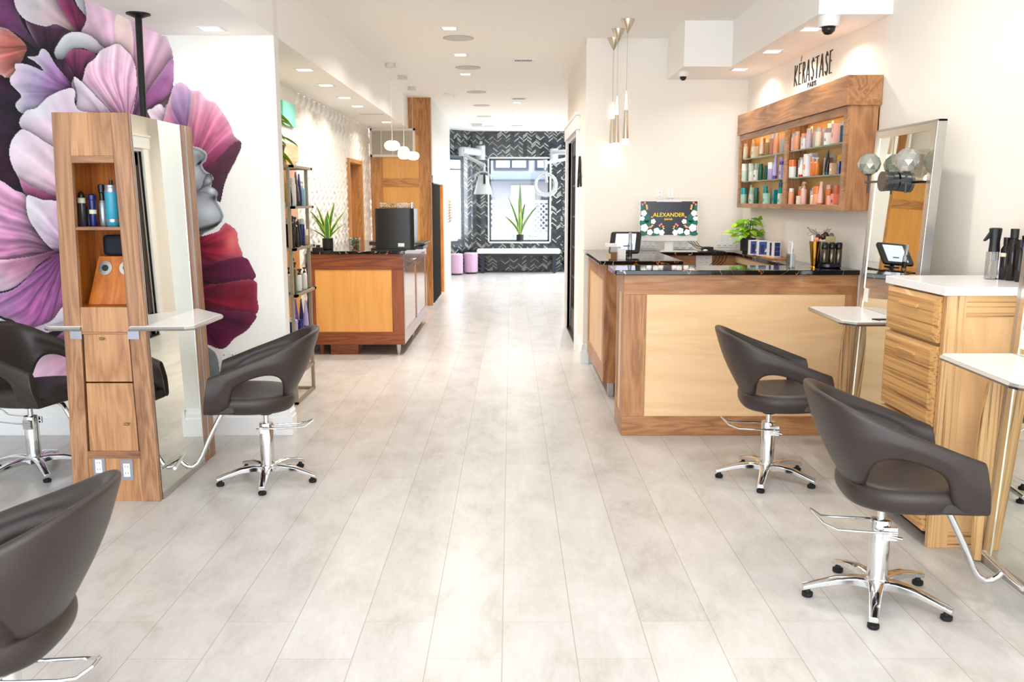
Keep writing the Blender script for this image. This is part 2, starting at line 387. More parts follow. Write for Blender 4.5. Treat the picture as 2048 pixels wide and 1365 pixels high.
# angled side bay left, with its own window
def angled(name, A, B, z0, z1, th, m, inw):
    d = Vector((B[0] - A[0], B[1] - A[1], 0)).normalized(); n = Vector((-d.y, d.x, 0)) * th * inw
    pl = [A, B, (B[0] + n.x, B[1] + n.y), (A[0] + n.x, A[1] + n.y)]
    return MB().prism(pl, 'Z', z0, z1)
A, B = (-2.05, 17.2), (-0.80, 18.5)
def lerp2(A, B, t): return (A[0] + (B[0] - A[0]) * t, A[1] + (B[1] - A[1]) * t)
b = MB()
for t0, t1, z0, z1 in ((0, .25, 0, CEIL), (.86, 1, 0, CEIL), (.25, .86, 0, .58), (.25, .86, 2.38, CEIL)):
    P, Q = lerp2(A, B, t0), lerp2(A, B, t1); k = MB()
    d = Vector((Q[0] - P[0], Q[1] - P[1], 0)).normalized(); n = Vector((-d.y, d.x, 0)) * 0.2
    b.prism([P, Q, (Q[0] + n.x, Q[1] + n.y), (P[0] + n.x, P[1] + n.y)], 'Z', z0, z1)
struct(b.build('wall_back_left', MCHl, loc=(0, 18, 0)))
b = MB()
for t0, t1, z0, z1 in ((0, .12, 0, CEIL), (.88, 1, 0, CEIL), (.12, .88, 0, .58), (.12, .88, 2.6, CEIL)):
    P, Q = lerp2((1.08, 18.5), (2.1, 17.6), t0), lerp2((1.08, 18.5), (2.1, 17.6), t1); b.prism([P, Q, (Q[0] + .1, Q[1] + .1), (P[0] + .1, P[1] + .1)], 'Z', z0, z1)
struct(b.build('wall_back_right', MCHr, loc=(0, 18, 0)))
struct(MB().box(-2.15, -2.05, 16.2, 17.25, 0, CEIL).box(-2.1, -1.14, 16.15, 16.2, 0, CEIL).build('wall_left_bay', M_white))
# main window: frame, pane
fr = MB()
g = 0.03
fr.box(wx0, wx1, YB - 0.012, YB + 0.16, wz0, wz0 + g).box(wx0, wx1, YB - 0.012, YB + 0.16, wz1 - g, wz1).box(wx0, wx0 + g, YB - 0.012, YB + 0.16, wz0, wz1).box(wx1 - g, wx1, YB - 0.012, YB + 0.16, wz0, wz1)
w1 = struct(fr.build('window_1', mat('white_window_frame', (214, 218, 216), 0.4), bevel=0.003))
i = 0.035
fr = MB().box(wx0 + g, wx1 - g, YB + 0.05, YB + 0.10, wz0 + g, wz0 + g + i).box(wx0 + g, wx1 - g, YB + 0.05, YB + 0.10, wz1 - g - i, wz1 - g).box(wx0 + g, wx0 + g + i, YB + 0.05, YB + 0.10, wz0 + g, wz1 - g).box(wx1 - g - i, wx1 - g, YB + 0.05, YB + 0.10, wz0 + g, wz1 - g)
fr.build('inner_frame', mat('dark_window_frame', (52, 56, 60), 0.4), parent=w1)
MB().box(wx0 + g + i, wx1 - g - i, YB + 0.07, YB + 0.076, wz0 + g + i, wz1 - g - i).build('pane', M_pane, parent=w1)
P, Q = lerp2(A, B, .25), lerp2(A, B, .86)
w2 = MB()
for a0, a1, z0, z1 in ((0, .07, .58, 2.38), (.93, 1, .58, 2.38), (0, 1, .58, .66), (0, 1, 2.30, 2.38), (0.0, 1, 2.1, 2.13)):
    p, q = lerp2(P, Q, a0), lerp2(P, Q, a1); w2.prism([p, q, (q[0] - .05, q[1] + .05), (p[0] - .05, p[1] + .05)], 'Z', z0, z1)
w2o = struct(w2.build('window_2', mat('dark_window_frame', (52, 56, 60), 0.4)))
MB().prism([P, Q, (Q[0] - .006, Q[1] + .006), (P[0] - .006, P[1] + .006)], 'Z', .62, 2.34).build('pane', M_pane, parent=w2o)
# ---- the door on the right of the corridor
b = MB()
b.box(0.635, 0.70, 8.66, 8.76, 0, 2.17).box(0.635, 0.70, 10.30, 10.42, 0, 2.17).box(0.625, 0.70, 8.60, 10.48, 2.17, 2.30).box(0.615, 0.70, 8.58, 10.50, 2.30, 2.33)
b.box(0.66, 0.80, 8.74, 8.77, 0, 2.17).box(0.66, 0.80, 10.30, 10.33, 0, 2.17).box(0.66, 0.80, 8.74, 10.33, 2.14, 2.17)
struct(b.build('trim_1', M_trim, bevel=0.004))
M_door = grained('dark_stained_door', (74, 58, 46), (54, 42, 34), (34, 26, 22), 'Z', 1.0, seed=20)
d = MB()
y0, y1 = 8.78, 10.29
d.box(0.70, 0.74, y0, y0 + .13, 0.01, 2.13).box(0.70, 0.74, y1 - .13, y1, 0.01, 2.13).box(0.70, 0.74, y0, y1, 0.01, .28).box(0.70, 0.74, y0, y1, 1.98, 2.13)
d.box(0.705, 0.735, 9.50, 9.57, .28, 1.98)
for z in (0.62, 0.96, 1.30, 1.64): d.box(0.705, 0.735, y0, y1, z, z + 0.025)
for y in (9.15, 9.9): d.box(0.708, 0.732, y, y + .02, .28, 1.98)
do = struct(d.build('door_2', M_door, bevel=0.003))
MB().box(0.716, 0.722, y0 + .1, y1 - .1, .25, 2.0).build('pane', thin_glass('ribbed_door_glass', (150, 140, 110), 0.9), parent=do)
MB().box(0.66, 0.80, 8.77, 10.30, 0, 0.012).box(0.69, 0.70, 8.77, 10.3, .012, .02).box(0.74, 0.75, 8.77, 10.3, .012, .02).build('track', M_blackm, parent=do)
# ---- wood clad closet block on the left with the return air grille and folding door
YT = 12.5
t = MB()
t.m(0).box(-1.97, -1.80, YT, YT + .05, 0, SL).box(-1.29, -1.12, YT, YT + .05, 0, CEIL)
t.m(1).box(-1.80, -1.29, YT, YT + .05, SL - .09, SL).box(-1.80, -1.29, YT, YT + .05, 1.68, 1.80)
t.m(0).box(-1.52, -1.29, YT, YT + .05, SL, CEIL)
t.m(2).box(-1.80, -1.29, YT + .008, YT + .05, 0, SL - .09)
t.m(0).box(-1.97, -1.16, YT + .05, YT + .08, 0, CEIL)
struct(t.build('wall_left_wood', [M_oakZ, M_oakX, M_mapleO], bevel=0.002))
pw = mat('whitewashed_boards', (216, 212, 206), 0.5); tt = NT(pw)
_x, _y, _z = tt.sep(tt.coords()); q = tt.math('DIVIDE', _y, 0.18); q = tt.math('SUBTRACT', q, tt.math('FLOOR', q))
tt.link(tt.mix(tt.math('LESS_THAN', q, 0.05), tt.mix(tt.noise(tt.coords((8, 8, 0.6)), 3, 3), srgb(206, 200, 192), srgb(226, 224, 220)), srgb(170, 166, 160)), tt.n['Principled BSDF'].inputs['Base Color'])
t = MB().box(-1.16, -1.11, YT + .05, 16.2, 1.80, CEIL).box(-1.16, -1.11, 14.55, 16.2, 0, 1.80)
struct(t.build('wall_left_boards', pw, bevel=0.002))
struct(MB().box(-1.24, -1.16, 13.93, 14.55, 0, 1.80).box(-1.18, -1.105, 14.40, 14.55, 0, 1.80).build('trim_2', grained('orange_oak', (232, 170, 96), (220, 150, 74), (170, 104, 44), 'Z', 1.0, seed=22)))
struct(MB().box(-1.18, -1.10, YT + .05, 14.6, 1.74, 1.84).build('trim_3', pw))
# scene outside the rear windows
# ================================================================== STYLING CHAIRS
def make_chair(label):
    """faces local +X, origin on the floor under the column"""
    t = thing('styling_chair', label, 'chair', (0, 0, 0), 0, 'dark leather styling chairs')
    # wrap-around shell: (x_top,y_top,z_top, x_bot,y_bot,z_bot)
    half = [(-.305, 0, .830, -.150, 0, .468), (-.298, .105, .829, -.143, .085, .472), (-.265, .190, .818, -.128, .155, .490),
            (-.205, .243, .793, -.135, .205, .545), (-.130, .268, .762, -.112, .248, .615), (-.040, .280, .727, -.030, .268, .628), (.060, .283, .692, .050, .272, .606),
            (.140, .281, .661, .112, .270, .578), (.190, .278, .643, .143, .266, .540), (.222, .274, .632, .150, .260, .465), (.240, .269, .624, .215, .256, .430), (.247, .266, .621, .278, .252, .428), (.249, .266, .620, .284, .252, .427)]
    st = [(x, -y, z, a, -b, c) for x, y, z, a, b, c in half[:0:-1]] + half
    n = len(st); T = 0.036; ring = []
    for k, (xt, yt, zt, xb, yb, zb) in enumerate(st):
        p0, p1 = st[max(k - 1, 0)], st[min(k + 1, n - 1)]
        d = Vector((p1[0] + p1[3] - p0[0] - p0[3], p1[1] + p1[4] - p0[1] - p0[4], 0)).normalized(); nn = Vector((d.y, -d.x, 0))
        c = Vector((0.06, 0, 0)) - Vector(((xt + xb) / 2, (yt + yb) / 2, 0))
        if nn.dot(c) < 0: nn = -nn
        top, bot = Vector((xt, yt, zt)), Vector((xb, yb, zb)); L = (top - bot).length; up = (top - bot) / L
        e = min(0.03, L * .2); bow = -nn * min(0.018, L * 0.06)
        mid = (top + bot) / 2 + bow
        ring.append([bot + up * e * .3, bot + up * e * 1.6 - nn * .004, mid - nn * .004, top - up * e * 1.3 - nn * .004, top - up * .006 , top + nn * T * .5 + up * .004,
                     top + nn * T - up * .010, top - up * e * 1.6 + nn * (T + .004), mid + nn * (T + .004), bot + up * e * 1.6 + nn * (T + .002), bot + nn * T + up * .006, bot + nn * T * .5 - up * .004])
    b = MB(); m = len(ring[0]); vs = [p for r in ring for p in r]; fs = []
    for i in range(n - 1):
        for j in range(m): fs.append((i * m + j, i * m + (j + 1) % m, (i + 1) * m + (j + 1) % m, (i + 1) * m + j))
    fs += [tuple(range(m)), tuple((n - 1) * m + j for j in range(m))[::-1]]
    b.add(vs, fs); b.build('shell', M_leather, t, smooth=True, sub=2, local=True)
    # seat cushion: D-shaped, domed
    pl = []
    K = 28
    for i in range(K):
        a = 2 * math.pi * i / K; ca, sa = math.cos(a), math.sin(a)
        x = .060 + .225 * math.copysign(abs(ca) ** .62, ca); y = .245 * math.copysign(abs(sa) ** .62, sa)
        if x < 0.0: y *= 1 - 0.24 * min(1, (0.0 - x) / .165)
        pl.append((x, y))
    prof = [(.55, .408), (.80, .408), (.90, .414), (.975, .436), (1.0, .466), (.985, .492), (.92, .508), (.75, .508), (.45, .503)]
    vs = [(.06 + (x - .06) * s_, y * s_, z + (x - .06) * .03) for s_, z in prof for x, y in pl]; fs = []
    for i in range(len(prof) - 1):
        for j in range(K): fs.append((i * K + j, i * K + (j + 1) % K, (i + 1) * K + (j + 1) % K, (i + 1) * K + j))
    fs += [tuple(range(K))[::-1], tuple((len(prof) - 1) * K + j for j in range(K))]
    MB().add(vs, fs).build('seat', M_leather, t, smooth=True, sub=1, local=True)
    MB().rbox(.12, .272, -.238, .238, .425, .468, .02).build('front_bar', M_leather, t, smooth=40, bevel=0.008, local=True)
    MB().box(-.06, .10, -.07, .07, .398, .41).lathe([(.034, .365), (.036, .38), (.030, .40)], (.0, 0, 0)).build('seat_plate', M_blackm, t, smooth=40, bevel=0.003, local=True)
    MB().cyl((0, 0, .30), (0, 0, .40), .0145).build('piston', M_chrome, t, smooth=40, local=True)
    MB().lathe([(.048, .058), (.050, .075), (.042, .086), (.0375, .092), (.0375, .312), (.034, .320), (.016, .322)], (0, 0, 0), 28).build('column', M_chrome, t, smooth=35, local=True)
    # pump pedal: looped rod behind the column
    loop = [(.02, .052, .298), (-.05, .060, .298), (-.16, .062, .298), (-.205, .060, .302), (-.245, .055, .330), (-.25, .02, .335), (-.215, -.035, .305), (-.17, -.060, .292), (-.05, -.062, .288), (.045, -.055, .285)]
    MB().tube(loop, .0048, 8).box(-.005, .045, -.056, -.042, .255, .305).box(-.012, .03, .040, .052, .270, .305).cyl((.018, -.05, .272), (.060, -.062, .266), .006).cyl((.018, .058, .285), (.018, -.062, .285), .005).build('pump_pedal', M_chrome, t, smooth=40, local=True)
    # footrest: bent tube and cross bar
    b = MB()
    b.tube([(.10, 0, .418), (.17, 0, .415), (.215, 0, .395), (.25, 0, .335), (.30, 0, .235), (.338, 0, .150), (.360, 0, .112), (.388, 0, .092), (.415, 0, .096), (.436, 0, .112), (.450, 0, .132)], .0125, 12)
    b.cyl((.447, -.165, .138), (.447, .165, .138), .0095, n=12)
    b.build('footrest', M_chrome, t, smooth=40, local=True)
    # five-arm base
    for k in range(5):
        a = R(72 * k + 36); ca, sa = math.cos(a), math.sin(a)
        prof = [(.030, .050, .088, .029), (.08, .060, .092, .025), (.15, .058, .084, .021), (.22, .042, .064, .018), (.272, .028, .048, .0165)]
        vs = []
        for r, z0, z1, w in prof:
            for s_, z in ((-1, z0), (1, z0), (1, z1 - .006), (.55, z1), (-.55, z1), (-1, z1 - .006)):
                vs.append((r * ca - s_ * w * sa, r * sa + s_ * w * ca, z))
        fs = [(i * 6 + j, i * 6 + (j + 1) % 6, (i + 1) * 6 + (j + 1) % 6, (i + 1) * 6 + j) for i in range(4) for j in range(6)] + [tuple(range(6)), tuple(24 + j for j in range(6))[::-1]]
        leg = MB().add(vs, fs).build('base_leg', M_chrome, t, smooth=50, bevel=0.002, local=True)
        MB().lathe([(.018, 0), (.021, .004), (.021, .016), (.012, .020), (.008, .034)], (.252 * ca, .252 * sa, 0), 14).build('foot_pad', M_rubber, leg, smooth=40, local=True)
    return t
chair = make_chair('dark leather styling chair beside the zebrawood drawers, nearest one on the right')
chair.location = (1.386, 3.129, 0); chair.rotation_euler = (0, 0, R(-6))
def place(x, y, rz, label): return dup(chair, (x, y, 0), rz, label)
chair_b = place(1.389, 4.589, R(-4), 'dark leather styling chair standing just in front of the maple reception counter')
chair_a = place(-1.315, 4.573, R(180 + 10), 'dark leather styling chair facing the right-hand mirror of the walnut styling tower')
chair_d = place(-2.66, 4.72, R(-13), 'dark leather styling chair beyond the walnut styling tower, against the flower mural')
chair_e = place(-1.31, 2.10, R(180 + 4), 'dark leather chair cut off by the lower left corner, closest chair to the viewer')
for ch in chair_e.children:            # this one is pumped a little lower
    if ch.name.split('.')[0] in ('shell', 'seat', 'front_bar', 'seat_plate', 'footrest', 'piston'): ch.location.z -= 0.04
for ch in chair_a.children:
    if ch.name.startswith('base_leg'): ch.rotation_euler.z = R(-20)
# ================================================================== LEFT: WALNUT STYLING TOWER
def lean(z, side):                      # outer face of the tower at height z (slightly A-shaped)
    return -1.765 - 0.018 * z if side > 0 else -2.200 + 0.024 * z
YF, YK = 4.22, 5.06; ZT = 1.905
tw = thing('styling_tower', 'walnut styling tower with open cubbies, tall side mirror and white tray', 'styling station', (-1.98, 4.6, 0))
def slab(x0b, x1b, x0t, x1t, y0, y1, z0, z1):
    return [(x0b, y0, z0), (x1b, y0, z0), (x1b, y1, z0), (x0b, y1, z0), (x0t, y0, z1), (x1t, y0, z1), (x1t, y1, z1), (x0t, y1, z1)]
SW = 0.070
L = lambda z: lean(z, -1)
Rr = lambda z: lean(z, 1)
def stile(side, z0, z1, w, y0=YF, y1=YF + 0.03, ins=0.0):
    if side < 0: return slab(L(z0) + ins, L(z0) + ins + w, L(z1) + ins, L(z1) + ins + w, y0, y1, z0, z1)
    return slab(Rr(z0) - ins - w, Rr(z0) - ins, Rr(z1) - ins - w, Rr(z1) - ins, y0, y1, z0, z1)
MB().hexa(stile(-1, 0, ZT, .082)).build('frame_stile', M_stZ, tw, bevel=0.002)
MB().hexa(stile(1, 0, ZT, .082)).build('frame_stile', M_stZ, tw, bevel=0.002)
def between(z0, z1, y0, y1, ins=.082):
    return slab(L(z0) + ins, Rr(z0) - ins, L(z1) + ins, Rr(z1) - ins, y0, y1, z0, z1)
MB().hexa(between(1.705, ZT, YF, YF + .03)).build('top_panel', M_stL, tw, bevel=0.002)
MB().hexa(between(1.672, 1.705, YF - .002, YF + .03)).build('rail', M_stX, tw, bevel=0.002)
MB().hexa(between(.862, .985, YF + .004, YF + .03)).build('panel', M_stL, tw, bevel=0.002)
# cubby interior
YB2 = YF + .30
b = MB()
b.hexa(slab(L(.985) + .02, L(.985) + .034, L(1.70) + .02, L(1.70) + .034, YF + .03, YB2, .985, 1.70))
b.hexa(slab(Rr(.985) - .034, Rr(.985) - .02, Rr(1.70) - .034, Rr(1.70) - .02, YF + .03, YB2, .985, 1.70))
b.hexa(between(.97, .985, YF + .03, YB2, .034)).hexa(between(1.70, 1.715, YF + .03, YB2, .034)).hexa(between(.985, 1.70, YB2, YB2 + .015, .02))
b.build('cubby', M_cub, tw)
MB().hexa(between(1.357, 1.372, YF + .031, YB2, .035)).hexa(between(1.357, 1.372, YF + .004, YF + .031)).build('shelf', M_stX, tw, bevel=0.001)
# tool holder: slanted board with two steel rings
hp = MB().m(0)
sl = lambda z: YF + .10 + (z - .985) * .28
hp.hexa([(-2.10, sl(.985), .986), (-1.83, sl(.985), .986), (-1.83, sl(.985) + .1, .986), (-2.10, sl(.985) + .1, .986), (-2.06, sl(1.22), 1.222), (-1.83, sl(1.22), 1.222), (-1.83, sl(1.22) + .05, 1.222), (-2.06, sl(1.22) + .05, 1.222)])
hh = hp.build('tool_holder', [M_cub], tw, bevel=0.002)
for x in (-2.022, -1.918):
    zc = 1.165; yc = sl(zc) - .003
    g = MB(); seg = []
    n = 28; vs = []
    for rr, dy in ((.034, 0), (.034, -.005), (.016, -.005), (.016, 0.012)):
        for j in range(n):
            a = 2 * math.pi * j / n; z_ = zc + rr * math.sin(a); vs.append((x + rr * math.cos(a), sl(z_) + dy - .001, z_))
    fs = [(i * n + j, i * n + (j + 1) % n, (i + 1) * n + (j + 1) % n, (i + 1) * n + j) for i in range(3) for j in range(n)] + [tuple(3 * n + j for j in range(n))]
    g.add(vs, fs); g.build('steel_ring', [M_brush], hh, smooth=30)
    MB().lathe([(.0158, -.006), (.0158, .004)], (x, sl(zc) - .002, zc), 20, axis='Y').build('hole', M_blackm, hh)
# two doors with knobs, bottom panel, outlets
for z0, z1, kx, kz in ((.615, .852, -1.995, .832), (.262, .608, -1.905, .405)):
    d_ = MB().hexa(slab(L(z0) + .093, Rr(z0) - .087, L(z1) + .093, Rr(z1) - .087, YF + .002, YF + .022, z0, z1)).build('door', M_stL, tw, bevel=0.003)
    MB().cyl((kx - .008, YF - .014, kz), (kx + .016, YF - .014, kz), .006, n=10).cyl((kx, YF + .002, kz), (kx, YF - .014, kz), .004, n=8).build('knob', mat('aged_brass', (150, 130, 90), .35, 1.0), d_, smooth=40)
b = MB().hexa(between(.0, .245, YF + .006, YF + .03)); b.build('bottom_panel', M_stL, tw)
MB().hexa(between(.225, .262, YF - .001, YF + .03)).build('rail', M_stX, tw, bevel=0.002)
MB().hexa(between(.852, .862, YF + .001, YF + .03)).build('rail', M_stX, tw)
M_grayp = mat('grey_steel_plate', (150, 152, 162), 0.35, 0.6)
def outlet(x, y, z, ny, parent, w=.062, h=.105, plate=M_grayp, gang=1, nx=0):
    """duplex outlet facing -Y"""
    p = MB().rbox(x - w / 2, x + w / 2, y - .005, y, z - h / 2, z + h / 2, .002).build('outlet_plate', plate, parent, bevel=.001)
    q = MB()
    for g_ in range(gang):
        gx = x + (g_ - (gang - 1) / 2) * .045
        q.m(0).box(gx - .016, gx + .016, y - .008, y - .004, z - .034, z + .034)
        q.m(1)
        for dz in (-.02, .014):
            for dx in (-.007, .005): q.box(gx + dx, gx + dx + .0022, y - .0086, y - .0078, z + dz, z + dz + .009)
    q.build('socket', [M_wplastic, M_blackm], p)
for px, py in ((203, 932), (259, 940)):
    p = on_y(px, py, YF + .004); outlet(p.x, YF + .006, p.z, -1, tw)
# carcass behind the face and the back post pair
MB().hexa(slab(L(0) + .03, Rr(0) - .03, L(ZT) + .03, Rr(ZT) - .03, YB2 + .02, YK - .21, .05, ZT - .01)).build('carcass', M_stZ, tw)
for side in (-1, 1):
    MB().hexa(stile(side, 0, ZT, .05, YK - .20, YK)).build('back_post', M_stZ, tw, bevel=0.002)
    # mirror sheet and thin steel edges on the outer side
    e = .004 * side
    f = (lambda z, s_=side: lean(z, s_))
    y0, y1, z0, z1 = YF + .032, YK - .204, .035, ZT - .004
    MB().hexa([(f(z0) + e - .004, y0, z0), (f(z0) + e, y0, z0), (f(z0) + e, y1, z0), (f(z0) + e - .004, y1, z0), (f(z1) + e - .004, y0, z1), (f(z1) + e, y0, z1), (f(z1) + e, y1, z1), (f(z1) + e - .004, y1, z1)]).build('mirror', M_mirror, tw)
    b = MB()
    for ya, yb in ((y1, y1 + .004), (YK - .12, YK - .112)):
        b.hexa([(f(z0) + e - .006, ya, z0), (f(z0) + e + .002, ya, z0), (f(z0) + e + .002, yb, z0), (f(z0) + e - .006, yb, z0), (f(z1) + e - .006, ya, z1), (f(z1) + e + .002, ya, z1), (f(z1) + e + .002, yb, z1), (f(z1) + e - .006, yb, z1)])
    b.box(f(0) + e - .02, f(0) + e + .004, y0, y1, .0, .035)
    b.build('mirror_edge', M_brush, tw)
# white trays with brushed edge and brackets, one each side
for side in (1, -1):
    zt = .893; xo = -1.795 if side > 0 else -2.165
    out = 0.11 * side
    pl = [(xo - .075 * side, YF - .012), (xo + out - .03 * side, YF - .012), (xo + out, YF + .02), (xo + out, 4.50), (xo + out - .03 * side, 4.55), (xo, 4.60), (xo, YF + .034), (xo - .075 * side, YF + .01)]
    if side > 0:
        pl = [(xo - .06, YF - .012), (-1.585, YF - .012), (-1.555, YF + .015), (-1.555, 4.66), (-1.58, 4.70), (xo + .0, 4.95), (xo, YF + .034), (xo - .06, YF + .006)]
    tr = MB().prism(pl, 'Z', zt - .022, zt).build('tray', M_quartz, tw, bevel=.003)
    cx = sum(p[0] for p in pl) / len(pl)
    b = MB().tube([(p[0], p[1], zt - .012) for p in pl[:5]], .0115, 6); b.build('metal_edge', M_brush, tr)
    bx = xo - .045 * side
    MB().box(min(bx - .028, bx + .028), max(bx - .028, bx + .028), YF - .006, YF, zt - .065, zt - .024).build('bracket', M_grayp, tw, bevel=.001)
# pole to the soffit
pl_ = thing('ceiling_pole', 'slim black pole with round flange between the ceiling and the styling tower', 'pole', (-1.975, 4.84, ZT - .02))
MB().cyl((-1.96, 4.80, ZT - .02), (-1.985, 4.88, SL - .005), .0175, n=16).build('tube', M_blackm, pl_, smooth=40)
MB().lathe([(.062, 0), (.062, .006), (.03, .010), (.022, .02)][::-1] and [(.022, -.022), (.05, -.010), (.062, -.006), (.062, 0)], (-1.985, 4.88, SL), 28).build('flange', M_blackm, pl_, smooth=40)
# bottles in the cubby
def revolve(name, prof_mats, c, label=None, cat=None, group=None, n=16, sx=1.0, sy=1.0, parent=None, rot=0):
    """prof_mats: list of (material, [(r,z)...])"""
    b = MB(); ms = []
    for m_, pr in prof_mats:
        if m_ not in ms: ms.append(m_)
        b.m(ms.index(m_)); b.lathe(pr, c, n, sx, sy)
    o = b.build(name, ms, parent, smooth=35)
    if label: tag(o, label, cat, group)
    return o
zs = 1.3725
M_navy = mat('navy_plastic', (22, 34, 96), .3); M_lbl = mat('cream_label', (226, 220, 190), .6); M_turq = mat('turquoise_can', (62, 164, 190), .35); M_darkglass = mat('dark_tinted_bottle', (60, 62, 70), .15)
M_silv = mat('silver_plastic', (170, 174, 180), .3, .5)
G = 'bottles in the styling tower cubby'
revolve('spray_bottle', [(M_darkglass, [(.016, 0), (.018, .004), (.018, .112)]), (M_lbl, [(.0185, .112), (.0185, .135), (.014, .138)]), (M_blkplastic, [(.015, .138), (.016, .146), (.012, .16), (.004, .17)])], (on_y(172, 455, 4.34).x, 4.34, zs), 'slim dark bottle with cream band and pointed black cap, leftmost in tower cubby', 'bottle', G)
revolve('hairspray_bottle', [(M_navy, [(.016, 0), (.017, .004), (.017, .125), (.020, .128), (.020, .15), (.012, .156)]), (M_lbl, [(.0175, .06), (.0175, .08)])], (on_y(193, 455, 4.33).x, 4.33, zs), 'navy blue bottle with round cap in tower cubby', 'bottle', G)
o = revolve('pump_bottle', [(M_silv, [(.015, 0), (.017, .004), (.017, .11), (.010, .125)]), (M_blkplastic, [(.011, .125), (.011, .16), (.016, .165), (.016, .20), (.008, .203)])], (on_y(213, 455, 4.37).x, 4.37, zs), 'grey bottle with tall black spray head in tower cubby', 'bottle', G)
revolve('hairspray_can', [(M_turq, [(.030, 0), (.033, .005), (.033, .165)]), (M_silv, [(.0335, .02), (.0335, .034)]), (M_silv, [(.033, .165), (.030, .185), (.031, .187), (.031, .198), (.02, .20)]), (M_blkplastic, [(.008, .20), (.008, .222)])], (on_y(233, 455, 4.36).x, 4.36, zs), 'turquoise hairspray can with silver top in tower cubby', 'spray can', G)
revolve('serum_bottle', [(M_darkglass, [(.011, 0), (.012, .07), (.008, .08), (.008, .095)])], (on_y(184, 455, 4.40).x, 4.40, zs), 'small dark bottle half hidden behind the two slim bottles of tower cubby', 'bottle', G)
tag(MB().rbox(-2.055, -1.86, 4.41, 4.48, 1.2225, 1.325, .03).build('hair_clipper_case', mat('dark_navy_fabric', (20, 26, 38), .7), bevel=.015), 'dark navy case lying on the tool holder below the tower shelf', 'case')

# ================================================================== METAL DISPLAY RACK + PRODUCTS
rk = thing('display_rack', 'open bronze metal display rack with glass shelves against the left wall behind the partition', 'shelving rack', (-1.75, 6.56, 0))
RX0, RX1, RY0, RY1 = -1.93, -1.575, 6.32, 6.90; PW = .024
for x in (RX0, RX1 - PW):
    for y in (RY0, RY1 - PW): MB().box(x, x + PW, y, y + PW, 0, 1.745).build('post', M_iron, rk, bevel=.002)
shelf_z = [0.02, .22, .50, .82, 1.155, 1.455, 1.745]
for i, z in enumerate(shelf_z):
    e = 0.03 if i >= 3 else 0.0
    s_ = MB().box(RX0 - e * 0, RX1 + e, RY0 - e, RY0 + PW, z - .018, z).box(RX0, RX1 + e, RY1 - PW, RY1 + e, z - .018, z).box(RX0, RX0 + PW, RY0, RY1, z - .018, z).box(RX1 - PW + e, RX1 + e, RY0 - e, RY1 + e, z - .018, z)
    so = s_.build('shelf_frame', M_iron, rk)
    if i >= 2: MB().box(RX0 + PW, RX1 - PW + e, RY0 + PW, RY1 - PW, z - .012, z - .004).build('glass_shelf', M_shelfglass, so)
def bottle(kind, c, h, r, m1, m2, label, group, cat='bottle', ry=None):
    x, y, z = c; ry = r if ry is None else ry
    if kind == 'pump':
        p = [(m1, [(r * .9, 0), (r, .004), (r, h * .68), (r * .45, h * .74)]), (m2, [(r * .5, h * .74), (r * .5, h * .82), (r * .18, h * .83), (r * .18, h * .92), (r * .6, h * .93), (r * .6, h)])]
    elif kind == 'cap':
        p = [(m1, [(r * .9, 0), (r, .004), (r, h * .78), (r * .8, h * .80)]), (m2, [(r * .82, h * .80), (r * .82, h), (r * .5, h * 1.003)])]
    elif kind == 'jar':
        p = [(m1, [(r * .95, 0), (r, .003), (r, h * .62)]), (m2, [(r * 1.02, h * .62), (r * 1.02, h * .97), (r * .9, h)])]
    elif kind == 'tube':     # flat tube standing on its cap
        b = MB(); n = 12; vs = []
        for z_, a, b_ in ((0, r * .62, r * .62), (h * .13, r * .66, r * .66), (h * .14, r * .85, r * .8), (h * .4, r, r * .72), (h * .8, r * 1.05, r * .3), (h, r * 1.05, r * .06)):
            for j in range(n): t = 2 * math.pi * j / n; vs.append((x + b_ * math.cos(t), y + a * math.sin(t), z + z_))
        for i in range(5):
            b.m(1 if i == 0 else 0); base = [(i * n + j, i * n + (j + 1) % n, (i + 1) * n + (j + 1) % n, (i + 1) * n + j) for j in range(n)]
            b.f += [list(f) for f in base]; b.mi += [b.cur] * n
        b.v = [tuple(v) for v in vs]; b.f += [list(range(n))[::-1], [5 * n + j for j in range(n)]]; b.mi += [1, 0]
        return tag(b.build('product_tube', [m1, m2], smooth=40), label, 'tube', group)
    elif kind == 'box':
        o = MB().m(0).box(x - r, x + r, y - r, y + r, z, z + h).m(1).box(x - r - .0006, x - r, y - r * .6, y + r * .6, z + h * .3, z + h * .55).build('product_box', [m1, m2], bevel=.0008)
        return tag(o, label, 'box', group)
    elif kind == 'spray':
        p = [(m1, [(r * .9, 0), (r, .004), (r, h * .7), (r * .4, h * .8)]), (m2, [(r * .42, h * .8), (r * .42, h * .9), (r * .7, h * .91), (r * .7, h)])]
    return revolve('product_bottle', p, c, label, cat, group, 14)
def pm(name, col, rough=.3, **k): return mat('product_' + name, col, rough, **k)
PC = dict(black=(26, 24, 26), brown=(84, 50, 38), navy=(34, 44, 110), yellow=(232, 178, 40), lblue=(150, 196, 214), white=(238, 236, 232), gold=(176, 140, 80), cream=(232, 220, 196), purple=(86, 70, 160), olive=(92, 84, 60), grey=(150, 150, 150), tan=(196, 160, 120), green=(58, 122, 70), dgreen=(34, 92, 66), mint=(176, 214, 196), teal=(30, 150, 160), dteal=(10, 96, 116), lilac=(176, 164, 214), pink=(236, 186, 176), peach=(240, 170, 130), orange=(232, 120, 60), red=(206, 52, 34), rose=(196, 128, 116), palegreen=(206, 222, 206), mauve=(206, 184, 200), amber=(214, 120, 50), coral=(236, 132, 104), dred=(150, 28, 28), lemon=(226, 206, 90), silver=(190, 190, 192), petrol=(30, 86, 104), lime=(130, 166, 70))
def pc(n): return pm(n, PC[n], .25)
